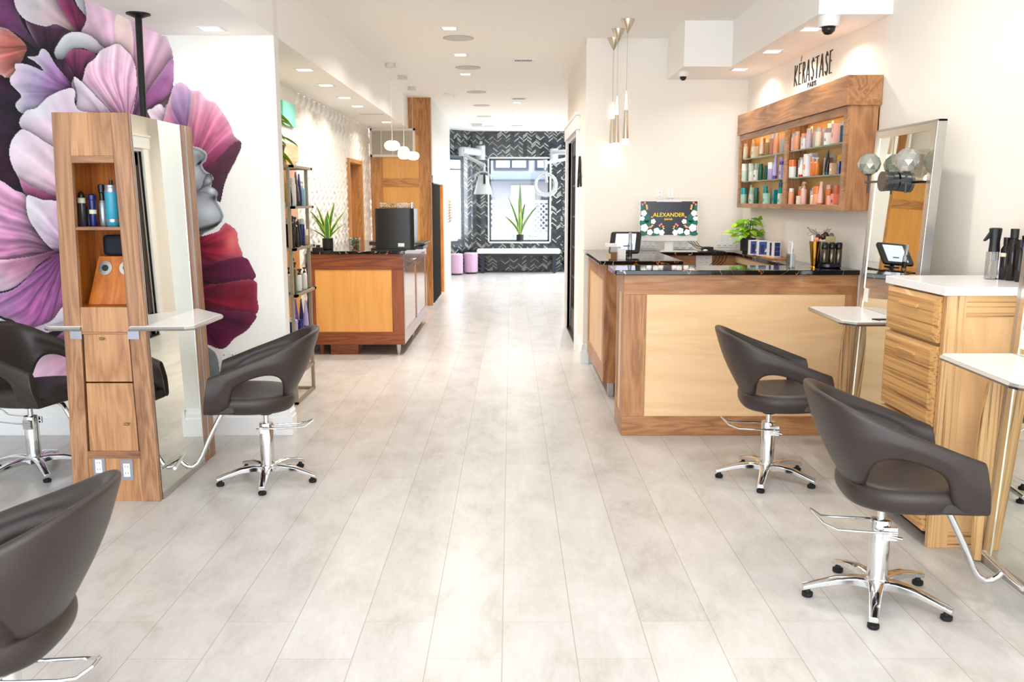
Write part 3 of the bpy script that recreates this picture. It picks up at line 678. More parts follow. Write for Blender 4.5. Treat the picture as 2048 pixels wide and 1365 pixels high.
CNAME = dict(lblue='pale blue', dgreen='dark green', dteal='deep teal', palegreen='pale green', dred='dark red', lime='lime green', silver='silver', tan='tan', lemon='yellow', petrol='petrol blue', yellow='golden yellow')
def cn(n): return CNAME.get(n, n)
KN = dict(pump='pump bottle', cap='capped bottle', jar='jar', tube='tube', box='box', spray='spray bottle')
ORD = ['first', 'second', 'third', 'fourth', 'fifth', 'sixth', 'seventh', 'eighth', 'ninth', 'tenth', 'eleventh', 'twelfth', 'thirteenth', 'fourteenth', 'fifteenth', 'sixteenth', 'seventeenth', 'eighteenth']
rack_rows = [('upper', 3 + 2, [('tube', 'black', 'black', .20), ('tube', 'yellow', 'white', .24), ('cap', 'white', 'white', .22), ('pump', 'brown', 'grey', .17), ('tube', 'brown', 'black', .27), ('pump', 'lblue', 'grey', .15), ('tube', 'navy', 'black', .26), ('tube', 'tan', 'white', .18), ('pump', 'lblue', 'white', .2), ('tube', 'black', 'black', .25)]),
             ('middle', 4, [('cap', 'black', 'black', .25), ('cap', 'black', 'silver', .23), ('pump', 'black', 'black', .24), ('cap', 'grey', 'silver', .10), ('tube', 'black', 'black', .22), ('box', 'white', 'grey', .22), ('cap', 'navy', 'silver', .22), ('cap', 'brown', 'black', .2), ('jar', 'tan', 'cream', .13)]),
             ('lower', 3, [('pump', 'olive', 'black', .28), ('pump', 'cream', 'black', .2), ('pump', 'white', 'black', .18), ('spray', 'gold', 'black', .23), ('pump', 'white', 'black', .18), ('spray', 'tan', 'black', .16)]),
             ('lowest visible', 2, [('pump', 'lilac', 'black', .19), ('pump', 'navy', 'white', .14), ('cap', 'navy', 'navy', .11), ('tube', 'purple', 'navy', .27), ('tube', 'lilac', 'purple', .25), ('tube', 'navy', 'navy', .25)])]
rack_rows[0] = ('upper', 4, rack_rows[0][2]); rack_rows[1] = ('middle', 3, rack_rows[1][2])
idx = {'upper': 5, 'middle': 4, 'lower': 3, 'lowest visible': 2}
for nm, _i, row in rack_rows:
    z = shelf_z[idx[nm]]
    n = len(row)
    for k, (kd, a, b_, h) in enumerate(row):
        y = 6.42 + .44 * k / (n - 1); x = -1.60 - .055 * (k % 2)
        
        bottle(kd, (x, y, z), h * .92, .021 if kd != 'tube' else .026, pc(a), pc(b_), f'{cn(a)} {KN[kd]}, {ORD[k]} from the left on the {nm} shelf of bronze rack', f'products on the {nm} shelf of the display rack')
# top-of-rack ornaments, wood panelling, plant, poster
orn = thing('branch_ornament', 'bronze twig and gold leaf ornament on top of the bronze rack', 'ornament', (-1.72, 6.6, 1.745))
b = MB(); rr = random.Random(3)
for k in range(9):
    y = 6.50 + .022 * k; b.tube([(-1.70, y, 1.745), (-1.70 + rr.uniform(-.02, .02), y + .02, 1.81), (-1.70 + rr.uniform(-.03, .03), y + rr.uniform(-.02, .04), 1.90)], .006, 6)
b.box(-1.74, -1.66, 6.48, 6.72, 1.745, 1.755)
b.build('twigs', mat('bronze_twigs', (120, 96, 62), .5, .4), orn)
MB().lathe([(.002, 0), (.03, .04), (.034, .10), (.002, .17)], (-1.68, 6.40, 1.745), 10, .25, 1).build('gold_leaf', mat('gold_leaf', (206, 168, 92), .4, .6), orn)
wp = thing('wood_wall_panel', 'oak header board and upright fixed on the cream wall behind the bronze rack', 'wood panel', (-1.96, 7.2, 0))
MB().box(-1.975, -1.95, 5.62, 8.20, 1.84, 1.99).build('header', grained('pale_oak_y', (226, 184, 132), (214, 168, 116), (186, 136, 84), 'Y', 1.0, seed=31), wp, bevel=.003)
MB().box(-1.975, -1.94, 7.72, 8.06, 0, 1.84).build('upright', M_oakZ, wp, bevel=.003)
tag(MB().box(-1.958, -1.94, 7.66, 8.10, 2.14, 2.34).build('poster', mat('teal_print', (120, 214, 196), .4)), 'turquoise unframed print high on the cream wall above the bronze rack', 'picture')
def leaf(b, base, tip, w, bend=(0, 0, 0), n=5, nrm=None, fold=.25, heart=False):
    base, tip = Vector(base), Vector(tip); ax = tip - base; nrm = Vector(nrm) if nrm else Vector((0, 0, 1)); side = ax.cross(nrm)
    if side.length < 1e-5: side = ax.cross(Vector((1, 0, 0)))
    side.normalize(); up = side.cross(ax).normalized(); bend = Vector(bend); vs = []
    for i in range(n + 1):
        t = i / n; ww = w * (math.sin(math.pi * min(1, t * .92 + .08)) ** (.8 if not heart else .55)) * ((1 - t) ** .35 if heart else 1)
        if i == n: ww = .0004
        c = base + ax * t + bend * (t * (1 - t) * 4 if heart else t * t)
        vs += [c - side * ww + up * ww * fold, c, c + side * ww + up * ww * fold]
    fs = []
    for i in range(n): fs += [(i * 3, i * 3 + 1, i * 3 + 4, i * 3 + 3), (i * 3 + 1, i * 3 + 2, i * 3 + 5, i * 3 + 4)]
    b.add(vs, fs)
M_leaf = mat('green_leaf', (96, 150, 40), .4); M_leafy = mat('lime_leaf', (160, 196, 50), .4)
hp_ = thing('trailing_plant', 'green trailing houseplant hanging above the bronze rack, half hidden by the partition', 'plant', (-1.76, 6.0, 2.24))
b = MB(); rr = random.Random(5)
for k in range(26):
    a = rr.uniform(-.5, 1.2); st = Vector((-1.72 + rr.uniform(-.05, .03), 6.40 + rr.uniform(-.1, .16), 2.20 - rr.uniform(0, .34))); tip = st + Vector((rr.uniform(.02, .11), rr.uniform(-.02, .20), rr.uniform(-.12, .03)))
    b.m(rr.randint(0, 1)); leaf(b, st, tip, .022, (0, 0, -.03))
b.m(0)
for k in range(5): b.tube([(-1.82, 6.35, 2.30), (-1.76, 6.40 + .03 * k, 2.2), (-1.72, 6.44 + .03 * k, 2.05), (-1.68, 6.46 + .03 * k, 1.92)], .004, 5)
b.build('foliage', [M_leaf, M_leafy], hp_)
MB().lathe([(.06, 2.22), (.08, 2.26), (.09, 2.36), (.085, 2.36), (.06, 2.28)], (-1.86, 6.3, 0), 20).build('pot', M_wplastic, hp_, smooth=40)
MB().box(-1.97, -1.76, 6.14, 6.5, 2.20, 2.22).build('wall_shelf', M_wplastic, hp_)

# ================================================================== COFFEE COUNTER
cc = thing('coffee_counter_cabinet', 'walnut framed counter cabinet with orange maple panels on short metal legs, left side', 'cabinet', (-1.5, 9.6, 0))
cx0, cx1, cy0, cy1, cz0, cz1 = -1.96, -1.035, 8.42, 10.72, .105, .985
y = cy0
MB().box(cx0, cx1, y, y + .03, cz1 - .15, cz1).build('frame_rail', M_walXr, cc, bevel=.002)
MB().box(cx0, cx1, y, y + .03, cz0, cz0 + .125).build('frame_rail', M_walXr, cc, bevel=.002)
MB().box(cx0, cx0 + .07, y, y + .03, cz0 + .125, cz1 - .15).build('frame_stile', M_walZr, cc, bevel=.002)
MB().box(cx1 - .115, cx1, y, y + .03, cz0 + .125, cz1 - .15).build('frame_stile', M_walZr, cc, bevel=.002)
MB().box(cx0 + .07, cx1 - .115, y + .008, y + .03, cz0 + .125, cz1 - .15).build('front_panel', M_mapleO, cc)
MB().box(cx0, cx1 - .025, y + .03, cy1, cz0, cz1).build('body', M_walZr, cc)
M_walYr = grained('walnut_red_y', (170, 110, 70), (146, 88, 52), (112, 62, 36), 'Y', .8, rough=.22, coat=.6, seed=3)
M_mapleG = grained('maple_glossy_panel', (226, 172, 110), (216, 160, 98), (200, 142, 84), 'Z', .4, rough=.16, coat=.8, seed=4)
s_ = MB().box(cx1 - .02, cx1, y + .03, cy1, cz1 - .15, cz1).box(cx1 - .02, cx1, y + .03, cy1, cz0, cz0 + .125)
for ya in (cy0 + .03, cy0 + 1.13, cy1 - .1): s_.box(cx1 - .02, cx1, ya, ya + .1, cz0 + .125, cz1 - .15)
s_.build('side_frame', M_walYr, cc, bevel=.002)
for ya, yb in ((cy0 + .13, cy0 + 1.13), (cy0 + 1.23, cy1 - .1)):
    pn = MB().box(cx1 - .02, cx1 - .008, ya, yb, cz0 + .125, cz1 - .15).build('door', M_mapleG, cc)
    MB().tube([(cx1, yb - .34, cz1 - .10), (cx1 + .02, yb - .33, cz1 - .10), (cx1 + .02, yb - .2, cz1 - .10), (cx1, yb - .19, cz1 - .10)], .005, 8).build('handle', M_brush, pn)
for x, y_ in ((cx1 - .07, cy0 + .06), (cx1 - .06, cy0 + 1.2), (cx1 - .07, cy1 - .1), (cx0 + .1, cy0 + .08), (cx0 + .1, cy1 - .1)):
    MB().cyl((x, y_, 0), (x, y_, cz0), .017, .026, 16).build('leg', M_brush if x > -1.5 else M_walZr, cc, smooth=40)
MB().box(-1.77, -1.50, cy0 + .05, cy0 + .32, 0, cz0 + .01).build('plinth_block', M_walXr, cc, bevel=.002)
ct = MB().rbox(cx0, cx1 + .018, cy0 - .025, cy1 + .02, cz1, cz1 + .030, .012).build('countertop', M_stone, bevel=.003)
tag(ct, 'black veined stone countertop of the coffee counter', 'countertop')
ZC = cz1 + .030
# snake plant
def snake_plant(name, label, c, pot_r, pot_h, leaves, group=None, potm=None):
    t = thing(name, label, 'plant', c, 0, group)
    x, y, z = c
    MB().lathe([(pot_r * .88, 0), (pot_r, .006), (pot_r, pot_h), (pot_r * .9, pot_h), (pot_r * .88, pot_h - .012), (.002, pot_h - .014)], c, 28).build('pot', potm or mat('matte_black_pot', (24, 24, 27), .55), t, smooth=40)
    for (ang, spread, h, w, tilt) in leaves:
        b = MB(); a = R(ang); d = Vector((math.cos(a), math.sin(a), 0)); base = Vector((x, y, z + pot_h - .02)) + d * .012; side = Vector((-math.sin(a + R(tilt)), math.cos(a + R(tilt)), 0)); n = 9; vs = []
        for i in range(n + 1):
            s = i / n; c_ = base + d * spread * s ** 1.5 + Vector((0, 0, h * s)); ww = w * (.55 + .6 * s) * (1 - s ** 3.2) if s < 1 else .0005; ww = min(ww, w)
            up = d * ww * .35
            vs += [c_ - side * ww - up, c_ - side * ww * .72 - up * .4, c_, c_ + side * ww * .72 - up * .4, c_ + side * ww - up]
        b.v = [tuple(v) for v in vs]
        for i in range(n):
            for j in range(4): b.f.append([i * 5 + j, i * 5 + j + 1, i * 5 + j + 6, i * 5 + j + 5]); b.mi.append(1 if j in (0, 3) else 0)
        b.build('leaf', [M_snake, M_snakeY], t, smooth=True)
    return t
M_snake = mat('snake_leaf_green', (44, 112, 40), .4); tt = NT(M_snake)
_x, _y, _z = tt.sep(tt.coords()); tt.link(tt.mix(tt.noise(tt.coords((10, 10, 60)), 1.2, 2), srgb(28, 84, 32), srgb(84, 150, 56)), tt.n['Principled BSDF'].inputs['Base Color'])
M_snakeY = mat('snake_leaf_yellow', (206, 206, 70), .4)
p = on_z(659, 499, ZC)
snake_plant('snake_plant', 'snake plant with yellow edged leaves in a black pot on the coffee counter', (p.x, p.y + .03, ZC), .053, .108,
            [(180, .16, .30, .026, 70), (170, .10, .35, .022, 80), (0, .07, .38, .026, 70), (20, .18, .30, .018, 60), (190, .12, .22, .020, 60), (270, .02, .25, .036, 0), (150, .15, .16, .020, 60), (0, .17, .17, .020, 60), (10, .10, .2, .024, 70), (90, .03, .30, .028, 0), (200, .16, .12, .018, 60)])
# succulent glass cube
p = on_z(713, 496, ZC); gx, gy = p.x, p.y + .05
sc = thing('succulent_cube', 'square glass vase packed with small green and pink succulents on the coffee counter', 'vase', (gx, gy, ZC))
MB().box(gx - .047, gx + .047, gy - .047, gy + .047, ZC, ZC + .106).build('glass_cube', thin_glass('vase_glass', (232, 240, 236), 1.0), sc)
b = MB(); rr = random.Random(9)
cols = [mat('succulent_' + str(i), c_, .6) for i, c_ in enumerate([(120, 160, 90), (170, 120, 100), (196, 190, 96), (110, 70, 66), (76, 128, 84), (206, 190, 160)])]
for k in range(46):
    cx_, cy_, cz_ = gx + rr.uniform(-.033, .033), gy + rr.uniform(-.033, .033), ZC + rr.uniform(.012, .094); b.m(rr.randrange(6)); b.ball((cx_, cy_, cz_), .0125, 8, (1, 1, .8))
b.build('succulents', cols, sc)
# coffee machine
p = on_z(793, 503, ZC)
cm = thing('coffee_machine', 'tall black coffee machine with rounded corner standing on the coffee counter', 'coffee machine', (p.x, 8.68, ZC))
X0, X1 = on_y(753, 480, 8.55).x, on_y(832, 480, 8.55).x
MB().rbox(X0, X1, 8.55, 8.97, ZC + .012, ZC + .405, .05).build('housing', mat('charcoal_metal', (40, 38, 36), .32, .4), cm, smooth=40, bevel=.004)
MB().rbox(X0 + .0, X1 + .004, 8.56, 8.96, ZC, ZC + .014, .05).build('foot', M_blkplastic, cm)
MB().rbox(X0 - .065, X0 + .04, 8.62, 8.92, ZC + .045, ZC + .080, .01).rbox(X0 - .055, X0 + .04, 8.64, 8.9, ZC + .002, ZC + .014, .01).build('drip_tray', M_blkplastic, cm, bevel=.003)
MB().rbox(X1 - .005, X1 + .09, 8.7, 9.3, ZC + .05, ZC + .062, .01).rbox(X1 - .005, X1 + .07, 8.72, 9.2, ZC, ZC + .03, .01).build('side_tray', M_blkplastic, cm, bevel=.003)
s_ = MB().m(0).box(X1 - .155, X1 - .095, 8.5485, 8.5502, ZC + .035, ZC + .068); s_.m(1)
for q in range(3): s_.box(X1 - .148 + .006 * q, X1 - .104 - .004 * q, 8.548, 8.5486, ZC + .042 + .008 * q, ZC + .0435 + .008 * q)
s_.build('sticker', [M_wplastic, M_grayp], cm)
MB().rbox(X0 + .04, X1 - .03, 8.62, 8.92, ZC + .405, ZC + .46, .04).build('bean_hopper', thin_glass('hopper_plastic', (240, 232, 214), 1.0), cm, smooth=40)
b = MB(); rr = random.Random(4)
for k in range(220): b.m(k % 2); b.ball((rr.uniform(X0 + .05, X1 - .04), rr.uniform(8.63, 8.91), ZC + .405 + rr.uniform(.006, .046)), .008, 6, (1, .7, .7))
tag(b.build('wrapped_sugar', [mat('sugar_pink', (230, 200, 176), .6), mat('sugar_cream', (240, 232, 214), .6)], cm), kind='stuff')
# acrylic holder, cups, bottle, small box
def part_box(n_, p0, p1, m_): return MB().box(p0[0], p1[0], p0[1], p1[1], p0[2], p1[2]).build(n_, m_)
o = MB().box(-1.175, -1.16, 9.7, 9.72, ZC, ZC + .36).box(-1.055, -1.04, 9.7, 9.72, ZC, ZC + .36).box(-1.175, -1.04, 9.7, 9.72, ZC + .35, ZC + .372).box(-1.175, -1.04, 9.66, 9.86, ZC, ZC + .012).cyl((-1.11, 9.71, ZC + .37), (-1.11, 9.71, ZC + .39), .01).build('acrylic_stand', thin_glass('acrylic', (226, 222, 232), 2.0)); tag(o, 'clear acrylic stand at the rear corner of the coffee counter', 'stand')
tag(revolve('water_bottle', [(thin_glass('pet_plastic', (226, 232, 230), 1.5), [(.032, 0), (.035, .01), (.033, .05), (.035, .09), (.034, .15), (.014, .19), (.013, .205)]), (mat('green_band', (120, 170, 110), .5), [(.0356, .10), (.0356, .13)]), (M_wplastic, [(.016, .205), (.016, .225), (.01, .226)])], (-1.085, 9.25, ZC)), 'clear plastic water bottle with pale green label beside the coffee machine', 'bottle')
tag(revolve('green_tube', [(mat('leaf_green_plastic', (50, 150, 70), .3), [(.012, 0), (.012, .16), (.006, .17)])], (-1.165, 9.22, ZC + .03)), 'slim green tube standing between coffee machine and water bottle', 'tube')
tag(revolve('glass_tumbler', [(thin_glass('tumbler_glass', (220, 226, 222), 1.5), [(.022, 0), (.026, .11), (.024, .11), (.02, .01)])], (-1.13, 9.36, ZC)), 'small clear glass tumbler behind the water bottle on the coffee counter', 'glass')
p = on_z(628, 503, ZC)
bb = thing('card_holder', 'small black card holder at the left end of the coffee counter', 'card holder', (p.x, 8.66, ZC))
MB().box(p.x - .052, p.x + .052, 8.62, 8.68, ZC, ZC + .022).build('base', M_blkplastic, bb, bevel=.002)
MB().box(p.x - .018, p.x + .018, 8.64, 8.66, ZC + .02, ZC + .048).build('holder', M_blkplastic, bb, bevel=.002)

# ================================================================== GRILLE, FOLDING DOOR, WIRE RACK
gr = thing('return_air_grille', 'large cream louvred return air grille high on the wood cabinet wall', 'vent', (-1.62, YT, 1.95))
a_, b_ = on_y(743, 257, YT - .02), on_y(835, 314, YT - .02); gx0, gx1, gz0, gz1 = a_.x, b_.x, b_.z, a_.z
MB().box(gx0, gx1, YT - .02, YT, gz0, gz0 + .03).box(gx0, gx1, YT - .02, YT, gz1 - .03, gz1).box(gx0, gx0 + .03, YT - .02, YT, gz0, gz1).box(gx1 - .03, gx1, YT - .02, YT, gz0, gz1).build('frame', mat('cream_metal', (244, 236, 220), .45), gr)
for k in range(1, 4):
    x = gx0 + (gx1 - gx0) * k / 4; MB().box(x - .006, x + .006, YT - .022, YT - .002, gz0 + .03, gz1 - .03).build('mullion', MATS['cream_metal'], gr)
for k in range(26):
    z = gz0 + .035 + (gz1 - gz0 - .07) * k / 25; MB().hexa([(gx0 + .03, YT - .016, z - .005), (gx1 - .03, YT - .016, z - .005), (gx1 - .03, YT - .004, z + .004), (gx0 + .03, YT - .004, z + .004), (gx0 + .03, YT - .016, z - .003), (gx1 - .03, YT - .016, z - .003), (gx1 - .03, YT - .004, z + .006), (gx0 + .03, YT - .004, z + .006)]).build('louvre', MATS['cream_metal'], gr)
MB().box(gx0 + .03, gx1 - .03, YT - .002, YT - .0005, gz0 + .03, gz1 - .03).build('backing', mat('grille_dark', (214, 202, 182), .8), gr)
fd = thing('folding_door', 'black pleated folding door in the side of the wood cabinet block', 'door', (-1.13, 13.2, 0))
b = MB(); pts = []
for k in range(17): pts.append((-1.155 + (.05 if k % 2 else 0), 12.60 + 1.30 * k / 16))
pl = pts + [(x - .012, y) for x, y in pts[::-1]]
for k in range(16):
    p, q = pts[k], pts[k + 1]; b.prism([p, q, (q[0] - .012, q[1]), (p[0] - .012, p[1])], 'Z', .02, 1.735)
b.build('pleats', mat('black_vinyl', (10, 10, 12), .6), fd); MB().box(-1.17, -1.10, 12.6, 13.9, 1.725, 1.74).build('rail', M_blackm, fd)
wr = thing('wire_rack', 'small gold wire rack hung on the whitewashed boards beside the rear window', 'wire rack', (-1.1, 15.6, 1.2))
b = MB()
for k in range(9): z = 1.12 + .047 * k; b.tube([(-1.108, 15.2, z), (-1.01, 15.22, z), (-1.01, 16.0, z), (-1.108, 16.02, z)], .005, 5)
for y in (15.22, 15.6, 16.0): b.cyl((-1.01, y, 1.11), (-1.01, y, 1.51), .005, n=5)
b.build('wires', mat('champagne_wire', (196, 180, 150), .3, .8), wr)
b = MB()
for k in range(8):
    for y in (15.3, 15.5, 15.7, 15.9): b.lathe([(.014, -.0), (.014, .03)], (-1.06, y, 1.122 + .047 * k), 8)
tag(b.build('polish_bottles', mat('polish_bottle', (150, 140, 124), .3)), 'rows of tiny polish bottles standing in the gold wire rack', 'bottles', kind='stuff')
# ================================================================== RECEPTION COUNTERS
ZI = 1.068
isl = thing('reception_counter_cabinet', 'walnut framed reception counter with large pale maple front panel', 'counter', (1.45, 5.65, 0))
ix0, ix1, iy0, iy1 = .708, wall_x(5.465) - .005, 5.465, 5.84; zt = ZI - .030
MB().box(ix0, ix1, iy0, iy0 + .03, .913, zt).build('top_rail', M_walX, isl, bevel=.002)
MB().box(ix0, ix1, iy0, iy0 + .03, 0, .128).build('bottom_rail', M_walX, isl, bevel=.002)
MB().box(ix0, .853, iy0, iy0 + .03, .128, .913).build('stile', M_walZ, isl, bevel=.002)
MB().box(2.10, ix1, iy0, iy0 + .03, .128, .913).build('stile', M_walZ, isl, bevel=.002)
MB().box(.853, 2.10, iy0 + .006, iy0 + .03, .128, .913).build('front_panel', M_maple, isl)
b = MB().box(ix0, ix0 + .02, iy0 + .03, iy1, .913, zt).box(ix0, ix0 + .02, iy0 + .03, iy1, 0, .128).box(ix0, ix0 + .02, iy0 + .03, iy0 + .12, .128, .913).box(ix0, ix0 + .02, iy1 - .09, iy1, .128, .913)
b.build('end_frame', M_walZ, isl, bevel=.002)
MB().box(ix0 + .006, ix0 + .02, iy0 + .12, iy1 - .09, .128, .913).build('end_panel', M_maple, isl)
MB().box(ix0 + .02, ix1, iy0 + .03, iy1, 0, zt).build('body', M_walX, isl)
o = MB().rbox(.648, ix1, 5.43, 5.85, zt, ZI, .012).build('countertop', M_stone, bevel=.004)
tag(o, 'long black veined stone top of the front reception counter', 'countertop')
# lower/rear desk on metal feet
ZD = 1.052
dk = thing('side_desk_cabinet', 'walnut framed desk end with maple side panel, on square metal feet, behind the reception counter', 'cabinet', (.9, 7.2, 0))
dx0, dx1, dy0, dy1, dz0 = .70, 1.24, 6.55, 7.93, .115; zt = ZD - .028
MB().box(dx0 + .02, dx1, dy0, dy0 + .03, dz0, zt).build('front_board', M_walZ, dk, bevel=.002)
MB().box(dx0, dx0 + .02, dy0, dy1, zt - .13, zt).box(dx0, dx0 + .02, dy0, dy1, dz0, dz0 + .13).box(dx0, dx0 + .02, dy0, dy0 + .12, dz0 + .13, zt - .13).box(dx0, dx0 + .02, dy1 - .12, dy1, dz0 + .13, zt - .13).build('side_frame', M_walZ, dk, bevel=.002)
MB().box(dx0 + .006, dx0 + .02, dy0 + .12, dy1 - .12, dz0 + .13, zt - .13).build('side_panel', M_mapleZ, dk)
MB().box(dx0 + .02, dx1, dy0 + .03, dy1, dz0, zt).build('body', M_walZ, dk)
for x in (.745, 1.15):
    for y in (6.60, 7.8): MB().box(x, x + .045, y, y + .045, 0, dz0).build('foot', M_brush, dk, bevel=.002)
o = MB().rbox(.655, 1.28, 6.50, 7.985, zt, ZD, .012).build('countertop', M_stone, bevel=.004)
tag(o, 'black veined stone top carrying the tablet stand', 'countertop')
# back and right work counter
bk = thing('work_counter_cabinet', 'walnut work counter along the wall under the monitor, with cable outlets', 'counter', (1.7, 7.8, 0))
MB().box(1.28, wall_x(8) - .005, 7.66, 7.98, .55, zt).build('back_body', M_walX, bk)
MB().prism([(1.97, 5.86), (wall_x(5.86) - .005, 5.86), (wall_x(7.66) - .005, 7.66), (1.97, 7.66)], 'Z', .55, zt).build('side_body', M_walY, bk)
MB().box(1.955, 1.97, 5.86, 7.66, zt - .06, zt).build('light_rail', mat('pale_wood_edge', (222, 196, 160), .5), bk)
for px in (1318, 1412): 
    p = on_y(px, 522, 7.66); outlet(p.x, 7.66, p.z, -1, bk, .14, .11, M_wplastic, 2)
MB().box(1.28, 2.10, 7.66, 7.94, .0, .55).build('lower_cabinet', M_walX, bk)
o = MB().prism([(1.28, 7.60), (1.90, 7.60), (1.93, 7.57), (1.93, 5.852), (wall_x(5.852) - .004, 5.852), (wall_x(7.99) - .004, 7.99), (1.28, 7.99)], 'Z', zt, ZD).build('countertop', M_stone, bevel=.003)
tag(o, 'black veined L-shaped stone top under the monitor and plant', 'countertop')

# ---- monitor
mo = thing('monitor', 'white all-in-one monitor showing a black screen with white flowers', 'monitor', (1.39, 7.76, ZD))
my = 7.72; a_, b_ = on_y(1286, 403, my), on_y(1397, 470, my); mx0, mx1, mz0, mz1 = a_.x, b_.x, b_.z, a_.z
MB().rbox(mx0 - .012, mx1 + .012, my, my + .018, mz0 - .055, mz1 + .012, .004).build('case', M_wplastic, mo, bevel=.003)
MB().prism([(my + .02, mz0 - .03), (my + .05, ZD + .01), (my + .16, ZD + .01), (my + .16, ZD), (my - .02, ZD), (my - .02, ZD + .008), (my + .03, ZD + .01), (my + .012, mz0 - .03)], 'X', 1.35, 1.43).build('stand', M_wplastic, mo, bevel=.001)
scr = MB().box(mx0, mx1, my - .003, my + .0, mz0, mz1).build('screen', mat('screen_charcoal', (34, 34, 40), .25, emit=(34, 34, 40), estr=.6), mo)
SCG = MB(); SCM = []
def flat(parent, name, polys, y, m_):
    """thin flat shapes facing -Y in screen fractions"""
    if m_ not in SCM: SCM.append(m_)
    SCG.m(SCM.index(m_))
    for k, pl in enumerate(polys):
        P = [(mx0 + (mx1 - mx0) * u, mz0 + (mz1 - mz0) * v) for u, v in pl]; SCG.prism(P, 'Y', y - .0006, y)
AR = (mx1 - mx0) / (mz1 - mz0)
def blob(cx, cy, r, n=8, w=.18, rot=0, sx=1):
    return [(cx + r * sx * (1 + w * math.cos(n / 2 * 2 * math.pi * i / 24 + rot)) * math.cos(2 * math.pi * i / 24) / AR, cy + r * (1 + w * math.cos(n / 2 * 2 * math.pi * i / 24 + rot)) * math.sin(2 * math.pi * i / 24)) for i in range(24)]
def both(f): return [f, [(1 - u, v) for u, v in f][::-1]]
wf = []; gl = []; pkk = []; gd = []
for cx, cy, r in ((.055, .65, .085), (.03, .49, .065), (.07, .21, .11), (.225, .40, .07), (.17, .08, .085), (.29, .12, .09), (.38, .07, .08)): wf += both(blob(cx, cy, r, 10, .10))
for cx, cy, rx, ry in ((.11, .50, .10, .14), (.12, .34, .12, .10), (.03, .80, .05, .10), (.35, .20, .03, .06), (.05, .03, .13, .06), (.02, .36, .06, .10), (.24, .02, .2, .05)): gl += both([(cx + rx * math.cos(2 * math.pi * i / 14) / AR, cy + ry * math.sin(2 * math.pi * i / 14)) for i in range(14)])
for cx, cy in ((.07, .96), (.03, .91), (.20, .53), (.16, .23), (.37, .32), (.34, .28)): pkk += both(blob(cx, cy, .028, 0, 0))
for cx, cy in ((.105, .83), (.11, .78), (.40, .25), (.41, .19), (.21, .28), (.19, .24), (.10, .88)): gd += both(blob(cx, cy, .026, 6, .45))
for cx, cy in ((.07, .21), (.29, .14), (.055, .65)): gd += both(blob(cx, cy, .02, 0, 0))
flat(scr, 'leaves', gl, my - .0034, mat('screen_green', (20, 92, 78), .4, emit=(20, 92, 78), estr=.5))
flat(scr, 'flowers', wf, my - .0042, mat('screen_white', (248, 244, 240), .4, emit=(248, 244, 240), estr=.6))
flat(scr, 'berries', pkk, my - .0044, mat('screen_coral', (232, 130, 120), .4, emit=(232, 130, 120), estr=.5))
flat(scr, 'sprigs', gd, my - .0048, mat('screen_gold', (222, 182, 90), .4, emit=(222, 182, 90), estr=.5))
flat(scr, 'camera_bar', [[(.28, .985), (.72, .985), (.72, 1.0), (.28, 1.0)]], my - .0036, M_wplastic)
SCG.build('floral_border', SCM, scr)
def text_mesh(name, body, width, height, m_, parent=None, loc=(0, 0, 0), rot=(R(90), 0, 0), depth=.001, thin=0.0, sp=1.0):
    cu = bpy.data.curves.new(name, 'FONT'); cu.body = body; cu.size = 1.0; cu.extrude = 0.0; cu.offset = thin; cu.align_x = 'CENTER'; cu.space_character = sp
    to = bpy.data.objects.new(name, cu); C.objects.link(to); bpy.context.view_layer.update()
    me = bpy.data.meshes.new_from_object(to.evaluated_get(bpy.context.evaluated_depsgraph_get()))
    C.objects.unlink(to); bpy.data.objects.remove(to)
    co = np.array([v.co[:] for v in me.vertices]); lo, hi = co.min(0), co.max(0)
    s = np.array([width / (hi[0] - lo[0]), height / (hi[1] - lo[1]), 1.0]); mid = np.array([(lo[0] + hi[0]) / 2, lo[1], 0])
    for v in me.vertices:
        p = (np.array(v.co[:]) - mid) * s; v.co = p
    import bmesh
    bm = bmesh.new(); bm.from_mesh(me); r = bmesh.ops.extrude_face_region(bm, geom=bm.faces[:]); vv = [e for e in r['geom'] if isinstance(e, bmesh.types.BMVert)]
    bmesh.ops.translate(bm, vec=(0, 0, depth), verts=vv); bmesh.ops.recalc_face_normals(bm, faces=bm.faces); bm.to_mesh(me); bm.free()
    me.materials.clear(); me.materials.append(m_)
    o = bpy.data.objects.new(name, me); C.objects.link(o)
    if parent is not None: o.parent = parent; o.location = Vector(loc) - WLOC.get(parent.name, Vector((0, 0, 0)))
    else: o.location = loc
    o.rotation_euler = rot; return o
W_ = mx1 - mx0; HH = mz1 - mz0
text_mesh('lettering', 'ALEXANDER', W_ * .56, HH * .115, mat('screen_yellow', (236, 196, 40), .4, emit=(236, 196, 40), estr=.7), scr, (mx0 + W_ * .50, my - .0036, mz0 + HH * .545), depth=.0005)
text_mesh('lettering', 'SAFAR', W_ * .15, HH * .055, MATS['screen_yellow'], scr, (mx0 + W_ * .495, my - .0036, mz0 + HH * .44), depth=.0005)
